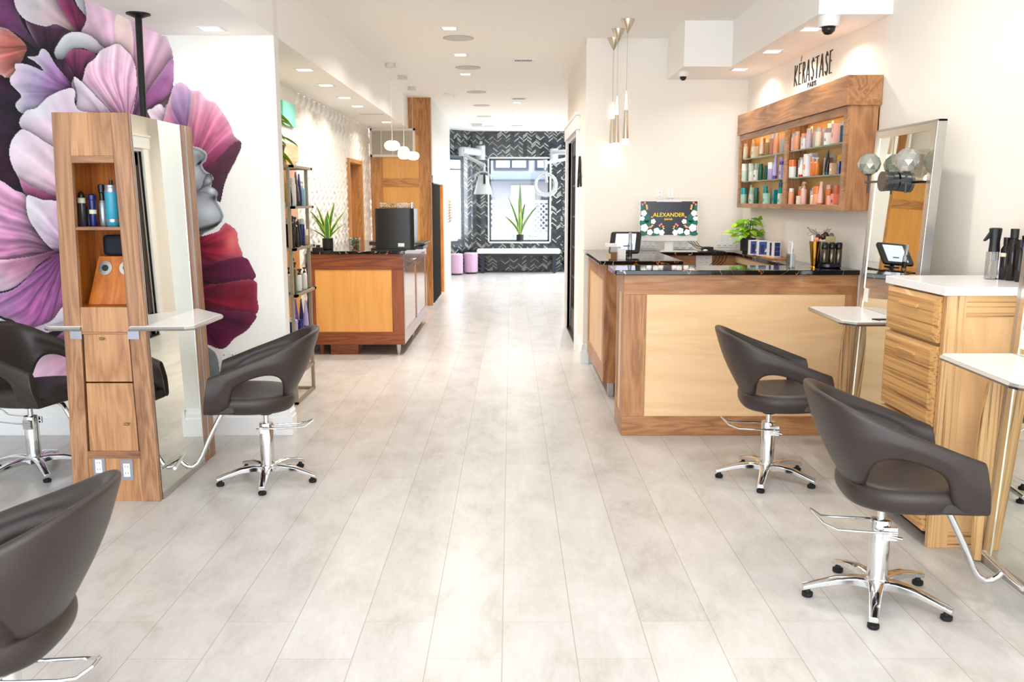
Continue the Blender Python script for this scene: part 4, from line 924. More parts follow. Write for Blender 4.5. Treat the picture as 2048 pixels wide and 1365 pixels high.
# ---- tablet on its stand
tb = thing('tablet_stand', 'black tilted tablet stand with a lit pale screen on the side desk', 'tablet', (.93, 7.15, ZD))
def tilt(pts, c, a): 
    out = []
    for x, y, z in pts: out.append((c[0] + x, c[1] + y * math.cos(a) - z * math.sin(a), c[2] + y * math.sin(a) + z * math.cos(a)))
    return out
tc = Vector((.925, 7.12, ZD + .105)); ta = R(50)
def rr_poly(w, h, r, n=5):
    pl = []
    for cx, cy, a in ((w - r, h - r, 0), (-w + r, h - r, 90), (-w + r, -h + r, 180), (w - r, -h + r, 270)):
        for i in range(n + 1): t = R(a + 90 * i / n); pl.append((cx + r * math.cos(t), cy + r * math.sin(t)))
    return pl
def tslab(pl, z0, z1, name, m_, par, bev=0.0, skew=.16):
    k = len(pl); vs = tilt([(x + skew * y, y, z0) for x, y in pl] + [(x + skew * y, y, z1) for x, y in pl], tc, ta)
    return MB().add(vs, [tuple(range(k)), tuple(range(2 * k - 1, k - 1, -1))] + [(i, i + k, (i + 1) % k + k, (i + 1) % k) for i in range(k)]).build(name, m_, par, bevel=bev)
tcs = tslab(rr_poly(.125, .105, .022), -.012, .012, 'case', M_blkplastic, tb, .005)
ts = tslab(rr_poly(.082, .082, .004), .0122, .0135, 'screen', mat('tablet_screen', (196, 208, 232), .2, emit=(196, 208, 232), estr=.6), tb)
MB().box(tc.x - .02, tc.x + .03, tc.y - .045, tc.y - .044, tc.z - .028, tc.z - .020).build('caption', M_blkplastic, ts)
MB().lathe([(.06, 0), (.06, .008), (.02, .014), (.02, .06)], (tc.x, tc.y + .02, ZD), 20).build('foot', M_blkplastic, tb, smooth=40)
# ---- small boxes, spray on the side desk
z = ZD
def itm(name, label, cat, mats, f, bevel=.001, group=None): 
    b = MB(); f(b); return tag(b.build(name, mats, bevel=bevel), label, cat, group)
M_paper = mat('white_card', (236, 234, 230), .55)
def bp(px, py, Y): return on_y(px, py, Y)
yq = 6.72
def pbox(px0, px1, py0, Y, d, zb=ZD):
    a = on_y(px0, py0, Y); c = on_y(px1, py0, Y); return (a.x, c.x, Y, Y + d, zb, a.z)
itm('gift_box', 'tall white lidded box with grey sides between tablet and small boxes', 'box', [mat('smoky_clear', (190, 184, 176), .3), M_paper], lambda b: (b.m(0).box(*pbox(1226, 1246, 496, 6.80, .06)[:5], on_y(0, 494, 6.8).z), b.m(1).box(on_y(1225, 0, 6.79).x, on_y(1247, 0, 6.79).x, 6.79, 6.87, on_y(0, 494, 6.8).z, on_y(0, 491, 6.8).z + .012)))
itm('sample_box', 'small brown and gold sample box at the front corner of the side desk', 'box', [mat('brown_card', (120, 76, 40), .5), mat('gold_card', (206, 176, 120), .5)], lambda b: (b.m(0).box(*pbox(1225, 1238, 505, 6.62, .05)), b.m(1).box(on_y(1227, 0, 6.619).x, on_y(1235, 0, 6.619).x, 6.618, 6.62, ZD + .01, on_y(0, 508, 6.62).z)))
itm('sample_box', 'white sample box with grey print next to the brown sample box', 'box', [M_paper, M_grayp], lambda b: (b.m(0).box(*pbox(1240, 1256, 498, 6.66, .05)), b.m(1).box(on_y(1246, 0, 6.659).x, on_y(1249, 0, 6.659).x, 6.658, 6.66, ZD + .02, ZD + .06)))
o = revolve('spray_bottle', [(thin_glass('mist_plastic', (220, 222, 220), 1.5), [(.018, 0), (.018, .10), (.012, .115)]), (M_blkplastic, [(.0185, .01), (.0185, .06)]), (M_silv, [(.0135, .115), (.0135, .19), (.010, .195)])], (on_y(1264, 500, 6.9).x, 6.9, ZD), 'clear and black mist bottle with silver cap at the end of the small boxes', 'bottle')
itm('remote_control', 'slim pale grey remote standing against the wall panel beside the tablet', 'remote', [M_wplastic, M_grayp], lambda b: (b.m(0).box(on_y(1260, 0, 7.9).x, on_y(1268, 0, 7.9).x, 7.9, 7.92, ZD, on_y(0, 471, 7.9).z), b.m(1).box(on_y(1262, 0, 7.9).x, on_y(1266, 0, 7.9).x, 7.898, 7.9, ZD + .03, on_y(0, 474, 7.9).z)))
# ---- keyboard, mouse pad, cables, hub
kb = itm('keyboard', 'slim white keyboard lying in front of the monitor', 'keyboard', [M_wplastic, mat('key_grey', (210, 212, 214), .5)], lambda b: (b.m(0).box(1.30, 1.62, 7.63, 7.70, ZD, ZD + .008), b.m(1), [b.box(1.305 + .024 * i, 1.325 + .024 * i, 7.635 + .02 * j, 7.652 + .02 * j, ZD + .008, ZD + .010) for i in range(13) for j in range(3)]))
itm('mouse_pad', 'black mouse pad beside the white keyboard', 'mouse pad', M_blkplastic, lambda b: b.rbox(1.64, 1.86, 7.62, 7.75, ZD, ZD + .003, .01))
tag(MB().ball((1.70, 7.68, ZD + .011), .022, 12, (1, 1.6, .45)).build('computer_mouse', M_wplastic, smooth=True), 'white mouse on the black mouse pad', 'mouse')
itm('card_terminal', 'low black box on the work counter left of the potted plant', 'device', M_blkplastic, lambda b: b.box(on_y(1428, 0, 7.75).x, on_y(1448, 0, 7.75).x, 7.72, 7.82, ZD, on_y(0, 494, 7.75).z))
cb = MB()
for k in range(4):
    x = 1.60 + .03 * k; cb.tube([(x - .05, 7.93, 1.17), (x, 7.86, 1.12 - .01 * k), (x + .05, 7.78, 1.075), (x + .12, 7.72, 1.060), (x + .16, 7.66, 1.058), (x + .17, 7.60, 1.055), (x + .175, 7.587, 1.02), (x + .17, 7.60, .98), (x + .13, 7.65, .93)], .0028, 6)
tag(cb.build('cable_bundle', M_blackm, smooth=True), 'thin black cables trailing over the counter edge beside the mouse', 'cable')
# wall plates behind reception
def wall_plate(label, px0, px1, py0, py1, y, gangs, kind, shade=None):
    t = thing('switch_plate' if kind == 'switch' else 'outlet_plate', label, 'switch' if kind == 'switch' else 'outlet', (on_y((px0 + px1) / 2, py1, y).x, y, on_y(px0, py1, y).z))
    a, c = on_y(px0, py0, y), on_y(px1, py1, y)
    MB().box(a.x, c.x, y - .006, y, c.z, a.z).build('plate', shade or M_wplastic, t, bevel=.002)
    w = (c.x - a.x) / gangs
    for g_ in range(gangs):
        x = a.x + w * (g_ + .5); h_ = (a.z - c.z) * .32; zc = (a.z + c.z) / 2
        s_ = MB().m(0).box(x - w * .24, x + w * .24, y - .010, y - .005, zc - h_, zc + h_)
        s_.m(1)
        if kind == 'switch': s_.box(x - w * .24, x + w * .24, y - .0104, y - .0098, zc - h_ - .004, zc - h_)
        else:
            for dz in (-.022, .012): s_.box(x - .004, x + .004, y - .0105, y - .0098, zc + dz, zc + dz + .009)
        s_.build('rocker' if kind == 'switch' else 'socket', [M_trim, M_grayp], t)
YW = 8.0
wall_plate('white duplex outlet on the wall above the monitor', 1316, 1331, 377, 401, YW, 1, 'outlet')
wall_plate('plain white switch plate beside the outlet above the monitor', 1338, 1352, 377, 401, YW, 2, 'switch')
wall_plate('white four-gang switch plate left of and behind the monitor', 1272, 1316, 470, 497, YW, 4, 'switch')
wall_plate('white switch plate partly hidden behind the right of the monitor', 1350, 1392, 478, 499, YW, 3, 'switch')
wall_plate('white four-gang switch plate between monitor and potted plant', 1437, 1482, 469, 495, YW, 4, 'switch')
# ---- pothos
pp = on_z(1490, 508, ZD); px_, py_ = 2.0, 7.42
po = thing('potted_pothos', 'bright lime green pothos in a black footed pot on the work counter', 'plant', (px_, py_, ZD))
MB().lathe([(.045, 0), (.045, .022), (.062, .024), (.064, .13), (.058, .13), (.056, .115), (.002, .113)], (px_, py_, ZD), 28).build('pot', MATS['matte_black_pot'], po, smooth=40)
rr = random.Random(12)
M_p1 = mat('pothos_lime', (172, 206, 44), .35); M_p2 = mat('pothos_green', (112, 172, 36), .35)
for k in range(52):
    a = rr.uniform(0, 6.28); rad = rr.uniform(.01, .13); hgt = ZD + .13 + rr.uniform(.0, .17) - max(0, rad - .09) * 1.2
    c_ = Vector((px_ + rad * math.cos(a) - .01, py_ + rad * .7 * math.sin(a), hgt)); lf = MB().m(2)
    lf.tube([(px_ + .01 * math.cos(a), py_ + .01 * math.sin(a), ZD + .11), (px_ + rad * .5 * math.cos(a), py_ + rad * .4 * math.sin(a), hgt + .01), c_], .0022, 5)
    lf.m(k % 2); d = Vector((math.cos(a), .6 * math.sin(a), rr.uniform(-.75, .15))).normalized()
    leaf(lf, c_, c_ + d * rr.uniform(.06, .085), .030, (0, 0, .006), 7, (.2 * math.cos(a), -.5, .8), .22, True)
    lf.build('leaf', [M_p1, M_p2, M_p2], po, smooth=True)
# ---- boxes on a board, gold tumbler, dark containers, clear package
brd = tag(MB().prism([(1.975, 6.66), (2.12, 6.62), (2.12, 7.3), (1.95, 7.24)], 'Z', ZD, ZD + .012).build('serving_board', M_oakX, bevel=.002), 'thin oak board lying under the blue boxes', 'board')
M_bbox = mat('blue_box_card', (58, 84, 158), .4); M_bbox2 = mat('blue_box_print', (44, 40, 86), .4)
for k in range(4):
    Yb = [7.04, 6.92, 6.80, 6.72][k]; a = on_y([1505, 1522, 1543, 1553][k], 482, Yb); c = on_y([1524, 1544, 1555, 1567][k], 482, Yb)
    z0 = ZD + .0125; z1 = on_y(0, [481, 482, 484, 484][k], Yb).z; dd = .06
    b = MB().m(0).box(a.x, c.x - .002, Yb, Yb + dd, z0, z1).m(1).box(a.x + .004, c.x - .006, Yb - .001, Yb, z0 + .008, z1 - .006).m(2)
    w = c.x - a.x
    if k < 2: b.box(a.x + w * .2, a.x + w * .5, Yb - .0016, Yb - .001, z0 + .02, z1 - .03).m(3).prism([(a.x + w * .55, z0 + .03), (a.x + w * .85, z0 + .03), (a.x + w * .7, z0 + .06)], 'Y', Yb - .0018, Yb - .001)
    else:
        for q in range(3): b.box(a.x + w * .16, a.x + w * .84, Yb - .0016, Yb - .001, z0 + .016 + q * .034, z0 + .040 + q * .034)
    tag(b.build('product_box', [M_paper, M_bbox, M_bbox2, mat('bright_card', (240, 248, 255), .4)], bevel=.0008), f"blue and white printed box, {ORD[k]} from the left on the oak board", 'box', 'blue boxes on the oak board')
M_gold = mat('gold_metal', (200, 150, 60), .18, 1.0); M_ombre = mat('dark_bronze_gloss', (96, 84, 72), .12, .9)
gt = thing('gold_tumbler', 'tall polished gold tumbler holding brushes on the reception counter', 'tumbler', (on_y(1632, 538, 5.68).x, 5.68, ZI))
gx_, gy_ = gt.location.x, 5.68
MB().lathe([(.022, 0), (.022, .004), (.019, .008), (.036, .168), (.034, .168), (.018, .014), (.002, .012)], (gx_, gy_, ZI), 32).build('cup', M_gold, gt, smooth=40)
MB().cyl((gx_ - .012, gy_, ZI + .05), (gx_ - .020, gy_, ZI + .205), .008).build('white_stick', M_wplastic, gt, smooth=40)
MB().ball((gx_ + .008, gy_, ZI + .175), .018, 12).build('powder_puff', mat('coral_puff', (226, 140, 110), .8), gt, smooth=True)
bs = thing('bottle_set', 'three bronze and black flasks standing on a round black base on the reception counter', 'bottle set', (on_y(1664, 538, 5.62).x, 5.62, ZI))
bx_ = bs.location.x
MB().lathe([(.064, 0), (.074, .008), (.074, .026), (.066, .032)], (bx_, 5.63, ZI), 32, 1, .8).build('base', mat('dark_indigo_gloss', (22, 20, 34), .2), bs, smooth=40)
for k, dx in enumerate((-.046, 0, .044)):
    f_ = MB().lathe([(.019, 0), (.020, .004), (.020, .086), (.018, .09)], (bx_ + dx, 5.60, ZI + .032), 22).build('flask', M_ombre, bs, smooth=40)
    MB().lathe([(.0195, .09), (.021, .094), (.021, .124), (.015, .132)], (bx_ + dx, 5.60, ZI + .032), 22).build('cap', mat('gloss_black', (20, 20, 22), .12), f_, smooth=40)
b = MB(); rr = random.Random(8)
hb = thing('hair_accessories', 'brown wire and glass hair ornaments piled in a dark container above the bronze flasks', 'ornament', (bx_ - .02, 5.70, ZI))
MB().lathe([(.03, 0), (.034, .01), (.038, .16), (.036, .16), (.03, .03)], (bx_ - .03, 5.71, ZI), 24).build('container', mat('smoked_metal', (92, 88, 86), .15, .9), hb, smooth=40)
MB().box(bx_ - .02, bx_ + .045, 5.665, 5.67, ZI + .165, ZI + .20).box(bx_ - .02, bx_ + .045, 5.67, 5.73, ZI + .0, ZI + .165).build('gold_card', mat('pale_gold_card', (180, 166, 120), .5), hb)
for k in range(7):
    q = MB().ball((bx_ - .045 + .014 * k + rr.uniform(-.005, .005), 5.71 + rr.uniform(-.02, .02), ZI + .195 + rr.uniform(-.005, .02)), .018, 8, (1, 1, 1.2)); q.build('bead', [mat('dark_red_bead', (70, 40, 36), .2), mat('smoke_bead', (120, 122, 120), .2)][k > 4], hb, smooth=True)
for k in range(22):
    a = rr.uniform(0, 6.28); b.tube([(bx_ - .03, 5.71, ZI + .19), (bx_ - .045 + .045 * math.cos(a), 5.71 + .02 * math.sin(a), ZI + .23 + rr.uniform(-.02, .02)), (bx_ - .05 + .08 * math.cos(a), 5.71, ZI + .225 + rr.uniform(-.03, .04))], .0012, 4)
b.build('wire_sprays', mat('copper_wire', (150, 120, 100), .4, .6), hb)
itm('clear_package', 'clear plastic package with printed card left of the gold tumbler', 'package', [thin_glass('package_film', (222, 222, 224), 2.0), M_grayp, M_paper], lambda b: (b.m(2).box(on_y(1609, 0, 5.66).x, on_y(1611, 0, 5.66).x, 5.62, 5.70, ZI, ZI + .165), b.m(2).box(on_y(1611, 0, 5.66).x, on_y(1621, 0, 5.66).x, 5.70, 5.704, ZI + .0, ZI + .155), b.m(1).box(on_y(1613, 0, 5.7).x, on_y(1617, 0, 5.7).x, 5.698, 5.70, ZI + .09, ZI + .118), b.m(0).box(on_y(1611, 0, 5.6).x, on_y(1622, 0, 5.6).x, 5.60, 5.68, ZI, ZI + .09)))

# ================================================================== LIT WALL CABINET
wc = thing('wall_display_cabinet', 'walnut wall cabinet with two lit open bays of glass shelves', 'cabinet', (2.06, 6.5, 1.43))
FX = 1.992; Y0, Y1 = 5.31, 7.78; Z0, Z1 = 1.435, 2.055
def wx(y): return wall_x(y) - .003
# crown
MB().prism([(1.968, Y0 - .02), (wx(Y0) , Y0 - .02), (wx(Y1), Y1 + .02), (1.968, Y1 + .02)], 'Z', 2.05, 2.222).build('crown', M_walY, wc, bevel=.002)
# carcass
def side(y0, y1, z0, z1, x0=FX + .0102, m_=M_walZ, nm='side'): return MB().prism([(x0, y0), (wx(y0), y0), (wx(y1), y1), (x0, y1)], 'Z', z0, z1).build(nm, m_, wc, bevel=.0015)
side(Y0, Y0 + .022, Z0, 2.05); side(Y1 - .022, Y1, Z0, 2.05)
side(Y0 + .022, Y1 - .022, Z0, Z0 + .022, m_=M_walY, nm='bottom'); side(Y0 + .022, Y1 - .022, 2.03, 2.05, m_=M_walY, nm='top')
side(6.45, 6.472, Z0 + .022, 2.03, nm='divider')
MB().prism([(wx(Y0) - .008, Y0), (wx(Y0), Y0), (wx(Y1), Y1), (wx(Y1) - .008, Y1)], 'Z', Z0 + .02, 2.04).build('back', mat('warm_back_board', (236, 190, 122), .5), wc)
b = MB().box(FX - .006, FX + .010, Y0 - .001, Y1 + .001, Z0 - .001, Z0 + .035).box(FX - .006, FX + .010, Y0 - .001, Y1 + .001, 2.0, 2.049)
for ya, yb in ((Y0 - .001, Y0 + .055), (Y1 - .05, Y1 + .001), (6.43, 6.50)): b.box(FX - .006, FX + .010, ya, yb, Z0 + .035, 2.0)
b.build('face_frame', M_walY, wc, bevel=.0015)
SZ = [1.649, 1.838]
bays = {'right': (Y0 + .024, 6.448), 'left': (6.474, Y1 - .024)}
for bn, (ya, yb) in bays.items():
    for z in SZ: MB().prism([(FX + .012, ya), (wx(ya) - .01, ya), (wx(yb) - .01, yb), (FX + .012, yb)], 'Z', z, z + .008).build('glass_shelf', mat('glass_shelf_edge', (176, 214, 200), .08, trans=.75), wc)
    MB().box(FX + .016, FX + .03, ya + .02, yb - .02, 2.022, 2.029).build('led_strip', mat('led_strip', (255, 240, 210), .5, emit=(255, 224, 170), estr=9), wc)
def row(bay, shelf, items):
    ya, yb = bays[bay]; z = {'bottom': Z0 + .0225, 'middle': SZ[0] + .0085, 'top': SZ[1] + .0085}[shelf]
    items = [it for k_, it in enumerate(items) for it in ((it,) if k_ % 3 != 1 else (it, (it[0] if it[0] != 'tube' else 'cap', it[2], it[1], it[3] * .86, .45)))]
    n = len(items); g = f'products on the {shelf} shelf, {bay} bay of the lit wall cabinet'
    for k, (kd, a, c_, h, d) in enumerate(items):      # d 0 front, 1 behind
        y = yb - .055 - (yb - ya - .11) * k / (n - 1); depth = wx(y) - FX
        x = FX + .030 + (depth - .062) * (d * .6)
        r = {'tube': .030, 'box': .028, 'jar': .034}.get(kd, .026)
        r *= .80
        bottle(kd, (x, y, z), h, min(r, .030), pc(a), pc(c_), f'{cn(a)} {KN[kd]}, {ORD[k]} from the left, {shelf} shelf, {bay} bay of lit cabinet', g)
row('left', 'top', [('cap', 'cream', 'silver', .13, 0), ('tube', 'tan', 'tan', .16, 1), ('box', 'cream', 'tan', .09, 0), ('cap', 'tan', 'gold', .15, 1), ('tube', 'cream', 'gold', .15, 0), ('cap', 'gold', 'cream', .14, 1), ('cap', 'rose', 'silver', .15, 0), ('cap', 'peach', 'silver', .155, 0), ('tube', 'rose', 'rose', .175, 1), ('box', 'mauve', 'rose', .10, 0)])
row('left', 'middle', [('jar', 'palegreen', 'white', .15, 0), ('jar', 'palegreen', 'white', .15, 1), ('box', 'mint', 'green', .14, 1), ('box', 'white', 'green', .085, 0), ('cap', 'dgreen', 'dgreen', .13, 0), ('cap', 'grey', 'silver', .14, 1), ('jar', 'lilac', 'white', .13, 0), ('tube', 'lilac', 'purple', .185, 0), ('box', 'lilac', 'purple', .10, 0), ('box', 'lilac', 'white', .10, 1)])
row('left', 'bottom', [('jar', 'mint', 'teal', .145, 0), ('tube', 'mint', 'mint', .17, 1), ('box', 'palegreen', 'green', .09, 0), ('cap', 'dgreen', 'dteal', .14, 0), ('tube', 'teal', 'teal', .175, 1), ('box', 'mint', 'teal', .095, 0), ('box', 'teal', 'dteal', .12, 1), ('tube', 'dteal', 'teal', .20, 1), ('box', 'palegreen', 'teal', .09, 0), ('spray', 'lemon', 'gold', .155, 0)])
row('right', 'top', [('cap', 'pink', 'silver', .12, 0), ('cap', 'peach', 'silver', .13, 0), ('tube', 'white', 'mauve', .155, 1), ('box', 'white', 'mauve', .07, 0), ('cap', 'mauve', 'silver', .13, 0), ('cap', 'mauve', 'silver', .12, 1), ('cap', 'cream', 'silver', .12, 0), ('tube', 'white', 'grey', .16, 1), ('box', 'white', 'grey', .075, 0), ('box', 'grey', 'white', .12, 1), ('box', 'pink', 'rose', .12, 0), ('cap', 'petrol', 'silver', .125, 0), ('cap', 'lime', 'silver', .125, 0)])
row('right', 'middle', [('jar', 'white', 'orange', .125, 0), ('box', 'white', 'grey', .14, 1), ('tube', 'white', 'red', .12, 0), ('box', 'white', 'grey', .16, 1), ('box', 'white', 'orange', .15, 0), ('spray', 'orange', 'silver', .125, 0), ('spray', 'amber', 'silver', .12, 0), ('box', 'white', 'rose', .13, 1), ('tube', 'black', 'petrol', .155, 0), ('jar', 'black', 'yellow', .125, 1), ('box', 'tan', 'cream', .07, 0), ('box', 'navy', 'black', .075, 0), ('spray', 'silver', 'grey', .16, 1)])
row('right', 'bottom', [('cap', 'peach', 'white', .125, 0), ('tube', 'tan', 'orange', .16, 1), ('box', 'cream', 'white', .07, 0), ('pump', 'pink', 'pink', .165, 0), ('jar', 'mauve', 'white', .125, 1), ('spray', 'cream', 'silver', .095, 0), ('jar', 'peach', 'orange', .13, 0), ('tube', 'pink', 'orange', .16, 0), ('box', 'coral', 'red', .135, 1), ('box', 'pink', 'peach', .07, 0), ('box', 'coral', 'dred', .08, 0), ('box', 'dred', 'red', .13, 1)])
# wall lettering
M_ink = mat('black_lettering', (34, 30, 28), .5)
ps, pe = (1594, 1672)
ya_ = 6.30; 
def wall_letters():
    wz = MB()
    # condensed hand-drawn capitals; strokes in a 0..1 box, (u along the word, v up)
    S = {'K': [[(.05, 0), (.10, 1)], [(.75, .95), (.12, .42), (.85, 0)]], 'E': [[(.15, 0), (.12, 1)], [(.12, .97), (.8, 1)], [(.13, .52), (.6, .55)], [(.15, .02), (.8, 0)]],
         'R': [[(.12, 0), (.12, 1), (.55, .97), (.75, .78), (.5, .58), (.14, .5)], [(.35, .55), (.85, 0)]], 'A': [[(.0, 0), (.48, 1), (.92, 0)], [(.2, .33), (.75, .33)]],
         'S': [[(.8, .85), (.5, 1), (.2, .82), (.3, .6), (.7, .42), (.8, .2), (.5, 0), (.12, .15)]], 'T': [[(.0, .98), (1.0, 1)], [(.5, .98), (.48, 0)]], 'P': [[(.15, 0), (.15, 1), (.6, .95), (.75, .75), (.5, .52), (.15, .5)]], 'I': [[(.5, 0), (.5, 1)]]}
    return S
def stroke_text(txt, y_start, y_end, z0, z1, name, parent, th, nudge=.0):
    """word on the right wall, read along -Y"""
    S = wall_letters(); widths = {'I': .5, 'K': 1.05, 'A': 1.1, 'T': 1.0}; tot = sum(widths.get(c, .9) for c in txt); adv = (y_start - y_end) / tot; y = y_start
    for ch in txt:
        w = widths.get(ch, .9) * adv; b = MB()
        for st in S[ch]:
            for (u0, v0), (u1, v1) in zip(st[:-1], st[1:]):
                p = Vector((y - u0 * w * .82, z0 + v0 * (z1 - z0))); q = Vector((y - u1 * w * .82, z0 + v1 * (z1 - z0))); d = (q - p).normalized(); nn = Vector((-d.y, d.x)) * th / 2
                t_ = th * (.6 if abs(d.y) < .4 else 1.0) / 2; nn = Vector((-d.y, d.x)) * t_
                b.prism([tuple(p - nn - d * t_ * .5), tuple(p + nn - d * t_ * .5), tuple(q + nn + d * t_ * .5), tuple(q - nn + d * t_ * .5)], 'X', wall_x(y) - .005, wall_x(y) - .0005)
        b.build('letter', M_ink, parent); y -= w
    return tot
sg = thing('wall_sign', 'thin black lettering on the cream wall above the lit walnut cabinet', 'sign', (wall_x(6.3), 6.3, 2.28))
a_ = Vector((wall_x(6.9), 0, 0))
yl = on_x(1594, 165, wall_x(6.75)); yr = on_x(1673, 110, wall_x(5.9))
zb = yl.z; 
stroke_text('KERASTASE', 6.81, 6.06, 2.345, 2.492, 'letters', sg, .0105)
adv = (6.81 - 6.06) / 8.65
MB().prism([(6.81 - 1.30 * adv, 2.510), (6.81 - 1.40 * adv, 2.507), (6.81 - 1.62 * adv, 2.541), (6.81 - 1.54 * adv, 2.545)], 'X', wall_x(6.6) - .005, wall_x(6.6) + .0).build('accent', M_ink, sg)
stroke_text('PARIS', 6.525, 6.35, 2.299, 2.331, 'letters', sg, .0055)

# ================================================================== SILVER MIRRORS ON THE RIGHT
def mir_x(z): return 1.97 + .043 * z
def mirror_station(label, y0, y1, full=True, group=None):
    t = thing('leaning_mirror', label, 'mirror', (1.99, (y0 + y1) / 2, 0), 0, group)
    ZM = 1.885; fw, dp = .026, .045
    def hx(ya, yb, z0, z1, xo0, xo1): return [(mir_x(z0) + xo0, ya, z0), (mir_x(z0) + xo1, ya, z0), (mir_x(z0) + xo1, yb, z0), (mir_x(z0) + xo0, yb, z0), (mir_x(z1) + xo0, ya, z1), (mir_x(z1) + xo1, ya, z1), (mir_x(z1) + xo1, yb, z1), (mir_x(z1) + xo0, yb, z1)]
    b = MB().hexa(hx(y0, y0 + fw * .5, 0, ZM, -.002, dp)).hexa(hx(y1 - fw, y1, 0, ZM, -.002, dp)).hexa(hx(y0, y1, ZM - .012, ZM, -.002, dp)).hexa(hx(y0, y1, 0, .05, -.002, dp))
    b.build('frame', M_brush, t, bevel=.002)
    MB().hexa(hx(y0 + fw * .5, y1 - fw, .05, ZM - .012, .002, .008)).build('mirror_glass', M_mirror, t)
    MB().hexa(hx(y0 + fw * .5, y0 + .05, .05, ZM - .012, -.0015, .002)).hexa(hx(y1 - .058, y1 - fw, .05, ZM - .012, -.0015, .002)).hexa(hx(y0 + .05, y1 - .058, ZM - .05, ZM - .012, -.0015, .002)).build('bevel_strip', mat('bevelled_mirror', (214, 208, 196), .2, 1.0), t)
    # curved wood bracket under the tray on the far edge
    pts = [(mir_x(.85), .868)] + [(mir_x(z) - .145 * math.sin(math.pi * min(1, (z + .02) / 1.0)) ** 1.2 * (1 if z > .0 else 0) - .0, z) for z in [.85 - .85 * i / 16 for i in range(17)]] + [(mir_x(0), 0)]
    pl = [(mir_x(.868), .868)]
    for i in range(15):
        z = .868 - .86 * i / 14; s_ = max(0, math.sin(math.pi * (i + 3) / 19)); pl.append((mir_x(z) - .012 - .070 * s_ ** .9 * (1 - .35 * i / 14), z))
    pl.append((mir_x(0) + .03, 0)); pl.append((mir_x(.868) + .03, .868))
    MB().prism(pl, 'Y', y1 + .002, y1 + .03).build('side_bracket', M_zebZ, t, bevel=.002)
    tr = [(1.70, y0 + .10), (1.69, y0 + .13), (1.715, y1 - .045), (1.735, y1 - .02), (mir_x(.9) - .003, y1 - .02), (mir_x(.9) - .003, y0 + .05), (1.74, y0 + .05)]
    tro = MB().prism(tr, 'Z', .872, .893).build('tray', M_quartz, t, bevel=.002)
    MB().tube([(x_, y_, .881) for x_, y_ in [tr[5], tr[6], tr[0], tr[1], tr[2], tr[3], tr[4]]], .0115, 6).build('metal_edge', M_brush, tro)
    return t
m1 = mirror_station('tall leaning silver framed mirror with white tray, between reception counter and zebrawood drawers', 4.31, 5.03, group=None)
m2 = mirror_station('leaning silver framed mirror and white tray cut off by the right edge', 2.76, 3.47)
# price card hint on first tray, sconce with two faceted globes
itm('hair_clip', 'small dark clip lying on the tray of the tall silver mirror', 'clip', M_blackm, lambda b: (b.box(1.86, 1.94, 4.42, 4.425, .8935, .899), b.box(1.85, 1.93, 4.44, 4.445, .8935, .899), b.box(1.87, 1.875, 4.40, 4.46, .8935, .898)), 0)
for tt_, (yy, zz) in {'sticker_a': (4.945, .965), 'sticker_b': (3.40, .955)}.items():
    p_ = m1 if tt_ == 'sticker_a' else m2
    MB().hexa([(mir_x(zz) - .0015, yy - .035, zz - .035), (mir_x(zz) + .0005, yy - .035, zz - .035), (mir_x(zz) + .0005, yy + .02, zz - .035), (mir_x(zz) - .0015, yy + .02, zz - .035), (mir_x(zz + .04) - .0015, yy - .035, zz + .04), (mir_x(zz + .04) + .0005, yy - .035, zz + .04), (mir_x(zz + .04) + .0005, yy + .02, zz + .04), (mir_x(zz + .04) - .0015, yy + .02, zz + .04)]).build('sticker', M_paper, p_)
sq = thing('mirror_sconce', 'black wall sconce with two smoky faceted glass globes mounted on the tall silver mirror', 'lamp', (2.0, 4.70, 1.55))
sxm = mir_x(1.56); M_smoke = mat('smoky_faceted_glass', (196, 198, 190), .05, .35, spec=.8, trans=.5); M_bl = mat('blackened_steel', (64, 68, 74), .35, .6)
c0 = on_x(1777, 363, sxm - .05)
MB().lathe([(.052, -.075), (.052, -.058)], (sxm, c0.y, c0.z), 32, axis='X').build('front_disc', mat('brown_disc', (96, 84, 76), .45, .4), sq, smooth=40)
MB().lathe([(.050, -.057), (.050, -.032), (.048, -.031), (.048, -.028), (.050, -.027), (.050, 0)], (sxm, c0.y, c0.z), 32, axis='X').build('backplate', M_bl, sq, smooth=40)
cl, cr_ = on_x(1741, 363, sxm - .064).y, on_x(1817, 363, sxm - .064).y
MB().box(sxm - .070, sxm - .058, cr_ - .035, cl + .035, c0.z - .006, c0.z + .006).build('arm', M_bl, sq, bevel=.001)
for sgn, dz in ((1, 0), (-1, 0)):
    yy = cl if sgn > 0 else cr_
    MB().cyl((sxm - .064, yy, c0.z - .062), (sxm - .064, yy, c0.z + .05), .0055, n=10).cyl((sxm - .064, yy, c0.z + .036), (sxm - .064, yy, c0.z + .046), .016, .02, 12).build('stem', M_bl, sq, smooth=40)
    gm = MB()
    # faceted globe: coarse icosphere-like solid
    import bmesh
    bm = bmesh.new(); bmesh.ops.create_icosphere(bm, subdivisions=1, radius=.058); bmesh.ops.dual_mesh if False else None
    me_v = [v.co.copy() for v in bm.verts]; fcs = [[v.index for v in f.verts] for f in bm.faces]
    # dodecahedron from an icosphere dual
    bm.free(); bm = bmesh.new(); bmesh.ops.create_icosphere(bm, subdivisions=2, radius=.062)
    gm.add([(sxm - .064 + v.co.x, yy + v.co.y, c0.z + .098 + v.co.z) for v in bm.verts], [[v.index for v in f.verts] for f in bm.faces]); bm.free()
    gm.build('globe', M_smoke, sq)

